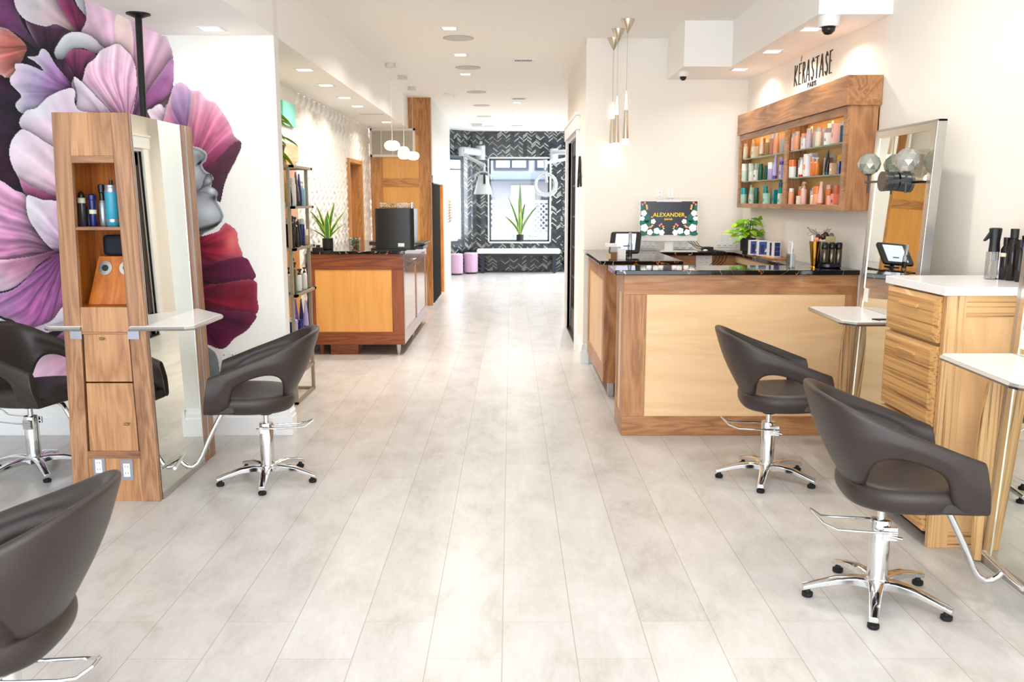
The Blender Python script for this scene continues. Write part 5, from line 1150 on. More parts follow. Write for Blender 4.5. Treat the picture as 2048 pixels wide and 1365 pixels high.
# ================================================================== ZEBRAWOOD DRAWER UNIT
ZZ = 1.143; zx0, zy0, zy1 = 1.815, 3.62, 4.17
zc = thing('drawer_unit', 'zebrawood drawer cabinet with chamfered drawers between the two leaning mirrors', 'cabinet', (2.0, 3.9, 0))
xr = wall_x(3.9) - .01
MB().box(zx0, zx0 + .085, zy0, zy0 + .03, 0, ZZ - .036).build('corner_post', M_zebZ, zc, bevel=.002)
MB().box(zx0 + .085, xr, zy0 + .001, zy0 + .03, ZZ - .125, ZZ - .036).build('end_rail', M_zebX, zc, bevel=.001)
MB().box(zx0 + .085, xr, zy0 + .001, zy0 + .03, 0, .07).build('end_rail', M_zebX, zc, bevel=.001)
MB().box(zx0 + .085, xr, zy0 + .008, zy0 + .03, .07, ZZ - .125).build('end_panel', M_mapleZ, zc)
MB().box(zx0 + .012, xr, zy0 + .03, zy1, 0.06, ZZ - .036).build('body', M_zebY, zc)
MB().box(zx0 + .06, xr, zy0 + .03, zy1, 0, .06).build('plinth', M_blackm, zc)
def bev_front(z0, z1):
    y0, y1 = zy0 + .035, zy1 - .005; e = .03; x0, x1 = zx0 - .022, zx0 + .004
    vs = [(x1, y0, z0), (x1, y1, z0), (x1, y1, z1), (x1, y0, z1), (x0 + .01, y0, z0), (x0 + .01, y1, z0), (x0 + .01, y1, z1), (x0 + .01, y0, z1), (x0, y0 + e, z0 + e * .7), (x0, y1 - e, z0 + e * .7), (x0, y1 - e, z1 - e * .7), (x0, y0 + e, z1 - e * .7)]
    f = [(0, 1, 2, 3)] + [(i, (i + 1) % 4, (i + 1) % 4 + 4, i + 4) for i in range(4)] + [(i + 4, (i + 1) % 4 + 4, (i + 1) % 4 + 8, i + 8) for i in range(4)] + [(8, 9, 10, 11)]
    d_ = MB().add(vs, f).build('drawer', M_zebY, zc)
    ym = (y0 + y1) / 2; MB().rbox(x0 - .012, x0 + .002, ym - .09, ym + .09, z1 - .068, z1 - .054, .003).build('handle', M_zebY, d_, bevel=.002)
for z0, z1 in ((.90, 1.098), (.535, .885), (.30, .52), (.065, .285)): bev_front(z0, z1)
o = MB().prism([(zx0 - .018, zy0 - .015), (xr, zy0 - .015), (xr, zy1 + .02), (zx0 - .018, zy1 + .02)], 'Z', ZZ - .036, ZZ).build('quartz_countertop', M_quartz, bevel=.002)
tag(o, 'thick white quartz top on the zebrawood drawer cabinet', 'countertop')
# bottles on it
sb = thing('mist_spray_bottle', 'clear spray bottle with black trigger head on the white quartz top', 'spray bottle', (on_y(1988, 558, 3.98).x, 3.98, ZZ))
bx0, by0 = sb.location.x, 3.98
MB().rbox(bx0 - .027, bx0 + .027, by0 - .02, by0 + .02, ZZ, ZZ + .125, .008).build('tank', thin_glass('spray_tank_glass', (226, 226, 226), 1.6), sb, smooth=40)
MB().cyl((bx0 + .002, by0, ZZ + .085), (bx0 + .002, by0, ZZ + .125), .010).tube([(bx0, by0, ZZ + .09), (bx0 - .015, by0, ZZ + .05), (bx0 - .018, by0, ZZ + .03), (bx0 - .002, by0, ZZ + .006)], .0022, 6).build('dip_tube', M_wplastic, sb, smooth=40)
MB().lathe([(.025, .125), (.024, .14), (.022, .17), (.027, .215), (.028, .228), (.022, .232)], (bx0 + .001, by0, ZZ), 24, 1, .85).prism([(bx0 - .024, ZZ + .214), (bx0 - .022, ZZ + .19), (bx0 - .046, ZZ + .172), (bx0 - .049, ZZ + .176)], 'Y', by0 - .008, by0 + .008).build('trigger_head', M_blkplastic, sb, smooth=40)
def blackb(px, Y, h, r, lab, band, m_=None, body=None):
    x = on_z(px, 556, ZZ).x; x = on_y(px, 556, Y).x
    ms = [(body or mat('deep_brown_bottle', (26, 20, 18), .12), [(r * .9, 0), (r, .004), (r, h * .72), (r * .5, h * .83)]), (M_blkplastic, [(r * .62, h * .82), (r * .66, h), (r * .5, h * 1.002)])]
    if band: ms += [(M_lbl, [(r * 1.02, h * .55), (r * 1.02, h * .64)])]
    return revolve('product_bottle', ms, (x, Y, ZZ), lab, 'bottle', 'dark bottles on the white quartz top', 20)
blackb(2013, 3.95, .19, .022, 'dark bottle with cream label band just right of the clear spray bottle', True)
blackb(2027, 3.91, .23, .027, 'tallest plain black bottle on the white quartz top', False)
blackb(2041, 3.84, .185, .013, 'thin black bottle with flared cap at right of the white quartz top', False)
blackb(2052, 3.90, .20, .03, 'purple bottle at the far right behind the thin black bottle', False, body=pc('purple'))

# ---- A-shaped wall ornament on the wall end beside the door
p = on_x(1172, 350, .645)
aw = MB().hexa([(.642, 8.28, 1.30)] * 8) if False else MB()
za, zb_ = on_x(1172, 309, .65).z, on_x(1172, 372, .65).z
ym, ww = 8.37, .16
aw.tube([(.645, ym + .01, za), (.645, ym + ww, zb_)], .011, 6).tube([(.645, ym, za), (.645, ym - ww, zb_)], .011, 6).tube([(.645, ym + ww * .72, zb_ + (za - zb_) * .28), (.645, ym + .02, zb_ + (za - zb_) * .42), (.645, ym - ww * .3, zb_ + (za - zb_) * .40)], .008, 6)
tag(aw.build('letter_sign', M_blackm, smooth=40), 'black metal letter A sign on the wall end beside the dark door', 'sign')
tag(MB().box(.650, .664, 8.6, 8.6, 0, 0).build('x', M_blackm), None) if False else None
# outlet on the mural wall
wall_plate('white double outlet low on the white wall behind the styling tower', 444, 480, 700, 730, 5.5, 2, 'outlet')
# ================================================================== CEILING FIXTURES
def downlight(px, py, zc, label, group, size=.105, power=None, warm=WARM, spread=150):
    p = on_z(px, py, zc)
    t = thing('recessed_downlight', label, 'ceiling light', (p.x, p.y, zc), 0, group)
    h = size / 2; w = .018
    MB().box(p.x - h - w, p.x + h + w, p.y - h - w, p.y - h, zc - .006, zc).box(p.x - h - w, p.x + h + w, p.y + h, p.y + h + w, zc - .006, zc).box(p.x - h - w, p.x - h, p.y - h, p.y + h, zc - .006, zc).box(p.x + h, p.x + h + w, p.y - h, p.y + h, zc - .006, zc).build('trim_ring', M_wplastic, t, bevel=.001)
    MB().box(p.x - h, p.x + h, p.y - h, p.y + h, zc - .004, zc - .001).build('diffuser', M_emit, t)
    l = area_light('downlight_glow', (p.x, p.y, zc - .012), (0, 0, 0), size, size, DOWN_W if power is None else power, warm, spread); l.parent = t; l.location = (0, 0, -.012)
    return t
def P_(X, Y, Z):
    X, Y = X * math.cos(YAW) - Y * math.sin(YAW), Y * math.cos(YAW) + X * math.sin(YAW); Z -= H; f = Y * _c - Z * _s; u = Y * _s + Z * _c
    return 1024 + F * X / f, 682.5 - F * u / f
G1 = 'square downlights in the left soffit'
for k, (px, py) in enumerate(((613, 139), (656, 170), (693, 195), (719, 212), (777, 244))):
    downlight(px, py, SL, f"square recessed downlight, {ORD[k]} from the front in the left soffit over the white tile", G1, power=DOWN_W * .5)
downlight(427, 57, SL, 'single square downlight in the soffit above the white mural wall', None, power=DOWN_W * .3)
G2 = 'square downlights in the main ceiling'
for k, (px, py) in enumerate(((903, 56), (925, 109), (935, 148))):
    downlight(px, py, CEIL, f"square downlight in the main ceiling beside the round speakers, {ORD[k]} from the front", G2, power=DOWN_W * 2.4)
for k, (px, py) in enumerate(((1038, 205), (1038, 224), (1038, 237))):
    downlight(px, py, CEIL, f"far ceiling downlight in the right-hand corridor row, {ORD[k]} from the front", G2, power=DOWN_W * 2.6, warm=(1, .96, .92))
for k, (x, y) in enumerate(((-.35, 1.2), (-.35, 3.4), (1.35, .6), (1.45, 2.4), (1.45, 4.2))):  # extra lamps added out of view to brighten the front walls
    p_ = P_(x, y, CEIL)
    downlight(p_[0], p_[1], CEIL, f'added unseen ceiling downlight brightening the front of the salon, {ORD[k]} of the front group', 'added unseen downlights over the front of the salon', power=DOWN_W * 1.0)
G3 = 'square downlights in the right soffit'
for k, (px, py) in enumerate(((1627, 57), (1549, 102), (1484, 138))):
    downlight(px, py, SR, f"square downlight under the right soffit above the lit cabinet, {ORD[k]} from the front", G3, power=DOWN_W * .5)
p = on_z(748, 228, SL)
M_grey_sp = mat('speaker_grey', (206, 202, 194), .6)
tag(MB().m(0).box(p.x - .16, p.x + .16, p.y - .07, p.y + .07, SL - .004, SL).m(1).box(p.x - .14, p.x + .14, p.y - .012, p.y + .012, SL - .0055, SL - .004).build('slot_diffuser', [M_ceil, mat('slot_dark', (90, 84, 76), .7)]), 'thin dark slot air diffuser in the left soffit between two downlights', 'vent')
def disc(px, py, rpx, label, n_, m_, g=None):
    p = on_z(px, py, CEIL); r = rpx * (p - Vector((0, 0, H))).length / F
    o = MB().m(0).lathe([(r, -.004), (r, 0)], (p.x, p.y, CEIL), 40).m(1).lathe([(r * .95, -.006), (r * .95, -.004)], (p.x, p.y, CEIL), 40).build(n_, [mat('speaker_rim', (176, 170, 160), .6), m_], smooth=30)
    return tag(o, label, 'speaker', g)
for k, (px, py, r) in enumerate(((921, 76, 29), (940, 135, 24), (957, 184, 19), (967, 211, 16.5), (972, 233, 14.5), (983, 252.5, 13))):
    disc(px, py, r, f"round flush ceiling speaker, {ORD[k]} from the front", 'ceiling_speaker', M_grey_sp, 'round ceiling speakers')
def vent(px, py, w, d, label):
    p = on_z(px, py, CEIL); t = thing('ceiling_vent', label, 'vent', (p.x, p.y, CEIL), 0, 'small ceiling vents')
    MB().box(p.x - w / 2, p.x + w / 2, p.y - d / 2, p.y + d / 2, CEIL - .006, CEIL).build('frame', M_wplastic, t, bevel=.001)
    b = MB()
    b.box(p.x - w * .38, p.x + w * .38, p.y - d * .28, p.y + d * .28, CEIL - .008, CEIL - .006); b.build('opening', mat('vent_dark', (96, 84, 70), .8), t)
    for i in range(11):
        x = p.x - w * .36 + w * .72 * i / 10; MB().box(x - .003, x + .003, p.y - d * .28, p.y + d * .28, CEIL - .016, CEIL - .008).build('fin', M_wplastic, t)
vent(1051, 120, .235, .16, 'white rectangular ceiling vent nearest the front, right of the speakers')
vent(1042, 197, .235, .16, 'white rectangular ceiling vent in the middle of the corridor ceiling')
vent(1038, 251, .3, .2, 'faint ceiling vent closest to the black tiled wall')
p = on_z(905, 188, CEIL)
sd = thing('smoke_detector', 'small white smoke detector on the ceiling near the wood closet block', 'smoke detector', (p.x, p.y, CEIL))
MB().lathe([(.085, -.012), (.095, -.008), (.095, 0)], (p.x, p.y, CEIL), 28).build('base', M_ceil, sd, smooth=30)
MB().cyl((p.x + .06, p.y, CEIL - .012), (p.x + .06, p.y, CEIL - .05), .022, .018, 14).build('sprinkler_cap', M_ceil, sd, smooth=30)
p = on_z(959, 248, CEIL); tag(MB().rbox(p.x - .1, p.x + .1, p.y - .1, p.y + .1, CEIL - .05, CEIL, .02).build('ceiling_sensor', mat('pale_grey_plastic', (214, 214, 214), .5), bevel=.004), 'small grey sensor box on the far corridor ceiling', 'sensor')
# opal pendants over the coffee counter
def opal(cpx, cpy, gpx, gpy, w, h, shape, label):
    p = on_z(cpx, cpy, CEIL); q = on_y(gpx, gpy, p.y); s_ = (q - Vector((0, 0, H))).length / F
    t = thing('opal_pendant', label, 'pendant lamp', (p.x, p.y, q.z), 0, 'white opal pendants over the coffee counter')
    MB().lathe([(.056, -.040), (.060, -.038), (.060, -.034), (.052, -.032), (.052, -.004), (.058, 0)], (p.x, p.y, CEIL), 30).build('canopy', mat('canopy_white', (226, 220, 210), .4), t, smooth=30)
    MB().cyl((p.x, p.y, CEIL - .03), (p.x, p.y, q.z + h * s_ * .4), .0016, n=6).build('cable', M_wplastic, t)
    R_, H_ = w * s_ / 2, h * s_ / 2
    prof = []
    for i in range(15):
        a = -math.pi / 2 + math.pi * i / 14
        if shape == 'drop': r_ = R_ * max(math.cos(a), .001) ** .6 * (1.0 + .10 * math.sin(-a) ); z_ = H_ * math.sin(a)
        elif shape == 'up': r_ = R_ * max(math.cos(a), .001) ** .55 * (1 + .07 * math.sin(a)); z_ = H_ * math.sin(a)
        else: r_ = R_ * max(math.cos(a), .001) ** .75; z_ = H_ * math.sin(a)
        prof.append((max(r_, .002), z_))
    MB().lathe(prof, (p.x, p.y, q.z), 28).build('globe', M_globe, t, smooth=True)
opal(785, 127, 786, 291.5, 30, 19, 'flat', 'wide oval glowing opal pendant, leftmost over the coffee counter')
opal(809, 152, 809, 306, 23, 24, 'drop', 'rounded drum glowing opal pendant hanging between the two oval ones')
opal(828, 174, 830, 312, 24, 16, 'flat', 'small oval glowing opal pendant, rightmost over the coffee counter')
# slim metal pendants over the reception
def slim(cpx, cpy, bpx, ytop, ymid, ybot, label):
    p = on_z(cpx, cpy, CEIL); Y = p.y; z = lambda yy: on_y(bpx, yy, Y).z; x = p.x
    t = thing('slim_pendant', label, 'pendant lamp', (x, Y, z(ybot)), 0, 'slim brushed pendants over the side desk')
    MB().lathe([(.003, -.105), (.006, -.10), (.056, -.004), (.056, 0)], (x, Y, CEIL), 30).build('canopy', mat('satin_nickel', (206, 196, 178), .3, .85), t, smooth=40)
    MB().cyl((x, Y, CEIL - .10), (x, Y, z(ytop)), .0014, n=6).build('cable', M_brush, t)
    z0, z1, z2, z3 = z(ytop), z(ymid), z(ybot - 12), z(ybot)
    MB().lathe([(.002, z0), (.004, z0 - .02), (.014, z1)][::-1], (x, Y, 0), 20).build('lit_neck', mat('lit_white_acrylic', (255, 252, 246), .4, emit=(255, 248, 236), estr=1.3), t, smooth=True)
    MB().lathe([(.0255, z2), (.0145, z1)], (x, Y, 0), 24).build('metal_sleeve', MATS['satin_nickel'], t, smooth=40)
    MB().lathe([(.022, z3), (.027, z3 + .006), (.026, z2)], (x, Y, 0), 24).build('glowing_tip', mat('glow_tip', (255, 250, 240), .4, emit=(255, 240, 214), estr=5), t, smooth=40)
    l = bpy.data.lights.new('pendant_glow', 'POINT'); l.energy = 0.5; l.color = WARM; l.shadow_soft_size = .03; lo = bpy.data.objects.new('pendant_glow', l); C.objects.link(lo); lo.parent = t; lo.location = (0, 0, -.05)
slim(1260, 39, 1255, 182, 220, 290, 'slim conical metal pendant, nearest and rightmost of the three by the cream wall')
slim(1241, 58, 1241, 193, 230, 298, 'slim conical metal pendant, middle of the three by the cream wall')
slim(1232, 76, 1234, 204, 238, 300, 'slim conical metal pendant, leftmost of the three by the cream wall')
# dome cameras
def dome(px, py, zc, r, label):
    p = on_z(px, py, zc); t = thing('dome_camera', label, 'security camera', (p.x, p.y, zc))
    MB().lathe([(r * .9, -r * 1.0), (r, -r * .75), (r * 1.02, -r * .1), (r * .98, 0)], (p.x, p.y, zc), 28).build('housing', M_wplastic, t, smooth=40)
    MB().lathe([(.002, -r * 1.75), (r * .35, -r * 1.68), (r * .6, -r * 1.4), (r * .68, -r * .98)], (p.x, p.y, zc), 24).build('dome', mat('smoked_dome', (26, 24, 26), .08), t, smooth=True)
dome(1371, 143, SR, .042, 'small white dome camera with black lens under the far soffit box')
dome(1663, 32, SR, .060, 'larger white dome camera at the front end of the right soffit')

# ================================================================== REAR BAY
bn = thing('bench', 'long black steel bench with thick white padded top against the black tile under the window', 'bench', (.16, 18.2, 0))
X0b, X1b = on_y(958, 520, 18.15).x, on_y(1124, 520, 18.15).x; zt0, zt1 = on_y(0, 508, 18.0).z, on_y(0, 499.5, 18.0).z
MB().rbox(X0b, X1b, 18.02, 18.46, zt0, zt1, .05).build('cushion', mat('white_bench_pad', (236, 238, 240), .5), bn, bevel=.02)
M_navyst = mat('dark_steel', (44, 52, 64), .4, .3)
MB().box(X0b + .06, X1b - .06, 18.08, 18.42, zt0 - .045, zt0).build('apron', M_navyst, bn, bevel=.004)
for x in (X0b + .08, X1b - .16):
    for y in (18.08, 18.36): MB().box(x, x + .08, y, y + .06, 0.02, zt0 - .04).lathe([(.035, 0), (.035, .01), (.012, .012), (.012, .03)], (x + .04, y + .03, 0), 14).build('leg', M_navyst, bn)
MB().box(X0b + .12, X1b - .12, 18.38, 18.40, .03, zt0 - .04).build('back_panel', MCH, bn)
M_pinkst = mat('lilac_glaze', (214, 176, 206), .3)
def stool(px0, px1, ptop, pbot, label, Y=None):
    b_ = on_z((px0 + px1) / 2, pbot, 0); Y = b_.y; r = (on_y(px1, 500, Y).x - on_y(px0, 500, Y).x) / 2 * .95; zt_ = on_y(0, ptop, Y).z
    t = thing('fluted_stool', label, 'stool', (b_.x, Y + r, 0), 0, 'lilac fluted stools'); n = 72
    prof = [(.93, .03), (1, .045), (1, zt_ - .012), (.97, zt_ - .004)]; vs = []
    for s_, z in prof:
        for j in range(n):
            a = 2 * math.pi * j / n; rr_ = r * s_ * (1 + .035 * abs(math.sin(a * 10)) - .02); vs.append((b_.x + rr_ * math.cos(a), Y + r + rr_ * math.sin(a), z))
    fs = [(i * n + j, i * n + (j + 1) % n, (i + 1) * n + (j + 1) % n, (i + 1) * n + j) for i in range(3) for j in range(n)] + [tuple(3 * n + j for j in range(n)), tuple(range(n))[::-1]]
    MB().add(vs, fs).build('body', M_pinkst, t)
    MB().lathe([(r * .95, zt_ - .006), (r * .98, zt_), (r * .92, zt_ + .016), (r * .4, zt_ + .02)], (b_.x, Y + r, 0), 36).build('top', mat('lilac_top', (226, 200, 222), .3), t, smooth=40)
    MB().lathe([(r * .8, 0), (r * .8, .03)], (b_.x, Y + r, 0), 24).build('base', M_blackm, t)
stool(931, 960, 508, 548.5, 'lilac fluted stool right beside the white padded bench')
stool(903, 930, 510, 551, 'lilac fluted stool half hidden by the whitewashed boards')
p = on_y(1044, 484, 18.44)
snake_plant('window_plant', 'tall upright snake plant in a small black pot on the rear window sill', (p.x, 18.57, .63), .075, .15,
            [(180, .24, .80, .034, 75), (90, .02, 1.12, .055, 10), (180, .02, .78, .045, 70), (10, .38, .64, .046, 70), (0, .10, .70, .05, 70), (180, .32, .42, .05, 70), (270, .03, .50, .05, 20), (10, .24, .46, .045, 70), (160, .16, .55, .045, 70)])
# wall mounted processing lamps
M_lampw = mat('machine_white', (188, 194, 196), .35)
def px3(px, py, Y): return on_y(px, py, Y)
la = thing('hair_processor', 'white bell-shaped hair processor on a jointed wall arm at the left of the rear window', 'hair processor', tuple(px3(965, 310, 18.48)))
Y = 17.9
MB().cyl(px3(965, 320, 18.5), px3(965, 292, 18.5), .10, n=20).cyl(px3(965, 305, 18.5), px3(965, 305, 18.2), .05).build('wall_mount', M_lampw, la, smooth=40)
MB().tube([px3(963, 305, 18.25), px3(927, 301, 17.7)], .075, 10).cyl(px3(927, 296, 17.7), px3(927, 312, 17.7), .055).build('upper_arm', M_lampw, la, smooth=40)
MB().tube([px3(927, 307, 17.7), px3(947, 318, 17.7), px3(973, 331, 17.7)], .035, 8).cyl(px3(973, 329, 17.7), px3(972, 346, 17.7), .022).build('lower_arm', M_lampw, la, smooth=40)
c_ = px3(970, 350, 17.6); zb, zt_ = px3(970, 389, 17.6).z, px3(970, 350, 17.6).z; rb, rt = .185, .095
MB().lathe([(rb * .96, 0), (rb, .01), (rt, (zt_ - zb) * .92), (rt * .7, zt_ - zb), (rt * .65, zt_ - zb), (rt * .95, (zt_ - zb) * .9), (rb * .94, .012)], (c_.x, 17.6, zb), 36).build('bell_hood', M_lampw, la, smooth=40)
arc = [(c_.x + .155 * math.cos(R(a)), 17.6, zt_ - .06 + .12 * math.sin(R(a))) for a in range(-10, 191, 20)]
MB().tube(arc, .016, 8).build('yoke', M_lampw, la, smooth=40)
MB().box(c_.x + .01, c_.x + .055, 17.6 - .168, 17.6 - .160, zb + .20, zb + .38).build('control_strip', M_blackm, la)
MB().box(*sorted((px3(963.5, 283, 18.48).x, px3(968.5, 283, 18.48).x)), 18.46, 18.5, px3(0, 289, 18.48).z, px3(0, 283, 18.48).z).build('plug_plate', M_lampw, la)
lb = thing('ring_processor', 'white wall-mounted hair processor with a double ring head at the right of the rear window', 'hair processor', tuple(px3(1112, 310, 18.48)))
MB().cyl(px3(1112, 320, 18.45), px3(1112, 298, 18.45), .085, n=16).build('wall_mount', M_lampw, lb, smooth=40)
MB().tube([px3(1112, 305, 18.4), px3(1142, 304, 17.9)], .05, 10).build('upper_arm', M_lampw, lb, smooth=40)
MB().tube([px3(1142, 317, 17.8), px3(1096, 326, 17.6)], .028, 8).cyl(px3(1094, 320, 17.6), px3(1094, 340, 17.6), .04, .02).build('lower_arm', M_lampw, lb, smooth=40)
cR = px3(1095.5, 369, 17.5)
for rr_, dy in ((.215, 0), (.185, .05)):
    MB().tube([(cR.x + rr_ * math.cos(2 * math.pi * j / 40), 17.5 + dy, cR.z + rr_ * math.sin(2 * math.pi * j / 40)) for j in range(40)], .018, 8, closed=True).build('ring', M_lampw, lb, smooth=True)
MB().tube([(cR.x - .215, 17.5, cR.z - .12), (cR.x - .15, 17.46, cR.z - .2), (cR.x, 17.44, cR.z - .24), (cR.x + .15, 17.46, cR.z - .2), (cR.x + .215, 17.5, cR.z - .12)], .014, 6).cyl((cR.x - .01, 17.5, cR.z + .2), (cR.x + .02, 17.46, cR.z + .04), .02, .03).build('inner_bracket', M_lampw, lb, smooth=40)

# ================================================================== OUTSIDE THE REAR WINDOW
gnd = MB().box(-14, 14, 18.95, 40, -.1, -.02).build('ground_outside', mat('pale_paving', (206, 204, 200), .8)); struct(gnd)
MB_ = MB().box(-2.4, 3.2, 20.2, 22.3, -.02, .50).build('deck', mat('pale_deck_boards', (180, 164, 152), .7)); tag(MB_, 'pale raised deck just outside the rear window', 'deck')
fe = thing('lattice_fence', 'white diagonal lattice fence behind the deck outside the rear window', 'fence', (.3, 22.5, .5))
b = MB(); z0, z1 = .5, 1.42
for k in range(-8, 46):
    for s_ in (1, -1):
        x = -2.6 + .14 * k; p0 = (x, 22.5 + .01 * s_, z0); p1 = (x + s_ * (z1 - z0), 22.5 + .01 * s_, z1)
        d = .022; b.hexa([(p0[0] - d, p0[1], z0), (p0[0] + d, p0[1], z0), (p0[0] + d, p0[1] + .012, z0), (p0[0] - d, p0[1] + .012, z0), (p1[0] - d, p1[1], z1), (p1[0] + d, p1[1], z1), (p1[0] + d, p1[1] + .012, z1), (p1[0] - d, p1[1] + .012, z1)])
b.build('lattice', mat('lattice_white', (190, 190, 194), .6), fe); MB().box(-3.6, 4.2, 22.46, 22.54, z1, z1 + .07).box(-3.6, 4.2, 22.46, 22.54, z0 - .5, z0).build('rail', MATS['lattice_white'], fe)
bd = thing('brick_building', 'pale brick building with upper windows and ledge seen through the rear window', 'building', (0, 28, 0))
M_brick = mat('pale_red_brick', (196, 150, 142), .8); tt = NT(M_brick); bt = tt.new('ShaderNodeTexBrick'); bt.inputs['Scale'].default_value = 4.0
tt.link(tt.coords((1, 1, 1), rot=(R(90), 0, 0)), bt.inputs[0]); bt.inputs['Color1'].default_value = srgb(150, 100, 92); bt.inputs['Color2'].default_value = srgb(132, 86, 80); bt.inputs['Mortar'].default_value = srgb(176, 168, 160)
tt.link(bt.outputs[0], tt.n['Principled BSDF'].inputs['Base Color'])
MB().box(-9, -.9, 28, 28.4, 0, 9).build('brick_wall', M_brick, bd)
MB().box(-.9, 9, 28, 28.4, 0, 9).build('rendered_wall', mat('pale_render', (160, 154, 160), .8), bd)
MB().box(-9, 9, 27.3, 28, 2.10, 2.32).build('ledge', mat('ledge_grey', (120, 126, 138), .7), bd)
MB().box(-9, 9, 27.25, 27.3, 2.06, 2.12).build('gutter', mat('gutter_dark', (60, 64, 72), .6), bd)
for k, (xa, xb) in enumerate(((-.55, .55), (.75, 1.6), (-2.6, -1.6))):
    w = MB().box(xa, xb, 27.95, 28.0, 2.42, 3.4).build('window_frame', mat('window_frame_slate', (52, 58, 70), .5), bd)
    MB().box(xa + .08, (xa + xb) / 2 - .04, 27.93, 27.95, 2.50, 3.3).box((xa + xb) / 2 + .04, xb - .08, 27.93, 27.95, 2.50, 3.3).build('panes', mat('far_glass', (190, 200, 214), .2), w)
MB().box(0.0, .75, 27.94, 28, .4, 1.95).build('bright_opening', mat('opening_glow_paint', (226, 238, 230), .4), bd)  # pale sheet, its colour stands in for the bright glow of an opening
MB().box(-1.5, -.6, 27.9, 28, .6, 1.6).box(.95, 1.5, 27.9, 28, .6, 1.6).build('lower_window', MATS['window_frame_slate'], bd)
# ================================================================== THE FLOWER MURAL
def make_mural():
    X0, X1, Y0, Y1, ST = -44, 524, -30, 772, 1.4
    W_, H_ = int((X1 - X0) / ST) + 1, int((Y1 - Y0) / ST) + 1
    gx, gy = np.meshgrid(X0 + ST * np.arange(W_), Y0 + ST * np.arange(H_))
    img = np.zeros((H_, W_, 3)); alpha = np.zeros((H_, W_), bool)
    rg = np.random.RandomState(5)
    def smooth_noise(sc, seed):
        r = np.random.RandomState(seed); nx, ny = int((X1 - X0) / sc) + 3, int((Y1 - Y0) / sc) + 3; g = r.rand(ny, nx)
        u, v = (gx - X0) / sc, (gy - Y0) / sc; i, j = u.astype(int), v.astype(int); fu, fv = u - i, v - j; fu = fu * fu * (3 - 2 * fu); fv = fv * fv * (3 - 2 * fv)
        return (g[j, i] * (1 - fu) + g[j, i + 1] * fu) * (1 - fv) + (g[j + 1, i] * (1 - fu) + g[j + 1, i + 1] * fu) * fv
    N1, N2, N3 = smooth_noise(60, 1), smooth_noise(24, 2), smooth_noise(9, 3)
    def spline(pts, n=6):
        P = np.array(pts, float); k = len(P); out = []
        for i in range(k):
            p0, p1, p2, p3 = P[i - 1], P[i], P[(i + 1) % k], P[(i + 2) % k]
            for q in range(n):
                t = q / n; out.append(.5 * ((2 * p1) + (p2 - p0) * t + (2 * p0 - 5 * p1 + 4 * p2 - p3) * t * t + (3 * p1 - p0 - 3 * p2 + p3) * t ** 3))
        return np.array(out)
    def field(pts, sharp=False):
        P = np.array(pts, float) if sharp else spline(pts)
        lo, hi = P.min(0) - 22, P.max(0) + 22
        c0, c1 = max(0, int((lo[0] - X0) / ST)), min(W_, int((hi[0] - X0) / ST) + 2); r0, r1 = max(0, int((lo[1] - Y0) / ST)), min(H_, int((hi[1] - Y0) / ST) + 2)
        x, y = gx[r0:r1, c0:c1], gy[r0:r1, c0:c1]; ins = np.zeros(x.shape, bool); dd = np.full(x.shape, 1e9)
        for a, b in zip(P, np.roll(P, -1, 0)):
            cr = ((a[1] > y) != (b[1] > y)); xi = a[0] + (y - a[1]) / ((b[1] - a[1]) if abs(b[1] - a[1]) > 1e-9 else 1e-9) * (b[0] - a[0]); ins ^= cr & (x < xi)
            e = b - a; L = max(e @ e, 1e-9); t = np.clip(((x - a[0]) * e[0] + (y - a[1]) * e[1]) / L, 0, 1); dd = np.minimum(dd, (x - a[0] - t * e[0]) ** 2 + (y - a[1] - t * e[1]) ** 2)
        return (slice(r0, r1), slice(c0, c1)), x, y, ins, np.sqrt(dd)
    def petal(pts, root, c_rim, c_mid, c_root, ns=14, amp=.22, rim=.55, shadow=.45, sharp=False, curl=0.0, seed=0):
        sl, x, y, ins, d = field(pts, sharp)
        if shadow:
            sh = (~ins) & alpha[sl]; img[sl][sh] *= (1 - shadow * np.exp(-d[sh] / 8.0))[:, None]
        if not ins.any(): return
        rx, ry = root; rad = np.hypot(x - rx, y - ry); t = rad / max(rad[ins].max(), 1); th = np.arctan2(y - ry, x - rx) + curl * t + .10 * (N1[sl] - .5)
        cr, cm, co = (np.array(c, float) / 255 for c in (c_rim, c_mid, c_root))
        u = np.clip(t, 0, 1)[..., None]; col = np.where(u < .5, co + (cm - co) * (u / .5) ** .8, cm + (cr - cm) * ((u - .5) / .5))
        r = np.random.RandomState(seed + 11); s = np.zeros(x.shape)
        for k in range(4): s += np.sin(th * ns * (1 + .9 * k) + r.rand() * 6.28 + 2.2 * N2[sl] * (k == 0)) / (1 + .8 * k)
        s = s / 2.0; f = amp * (1.15 - .75 * t)
        col = col * (1 + (s * f)[..., None])
        hue = (N1[sl] - .5)[..., None] * np.array([.16, -.05, .04]); col = col + hue * .6 + (N3[sl] - .5)[..., None] * .03
        e = np.exp(-d / 5.5)[..., None] * rim; col = col + (np.array([.90, .87, .91]) - col) * e * np.clip(t * 1.6 - .25, 0, 1)[..., None]
        img[sl][ins] = np.clip(col, 0, 1)[ins]; alpha[sl][ins] = True
    dk = (54, 30, 52)
    # dark ground of the flower
    petal([(-60, -50), (200, -50), (325, 70), (340, 120), (340, 230), (395, 300), (400, 470), (300, 470), (160, 760), (60, 758), (-60, 700)], (120, 300), (70, 40, 66), dk, (40, 20, 36), rim=0, shadow=0, sharp=True)
    # top left
    petal([(-50, -50), (38, -50), (42, 20), (58, 60), (98, 112), (60, 84), (20, 60), (-50, 58)], (110, 120), (118, 74, 118), (96, 54, 92), (60, 26, 58), 8)
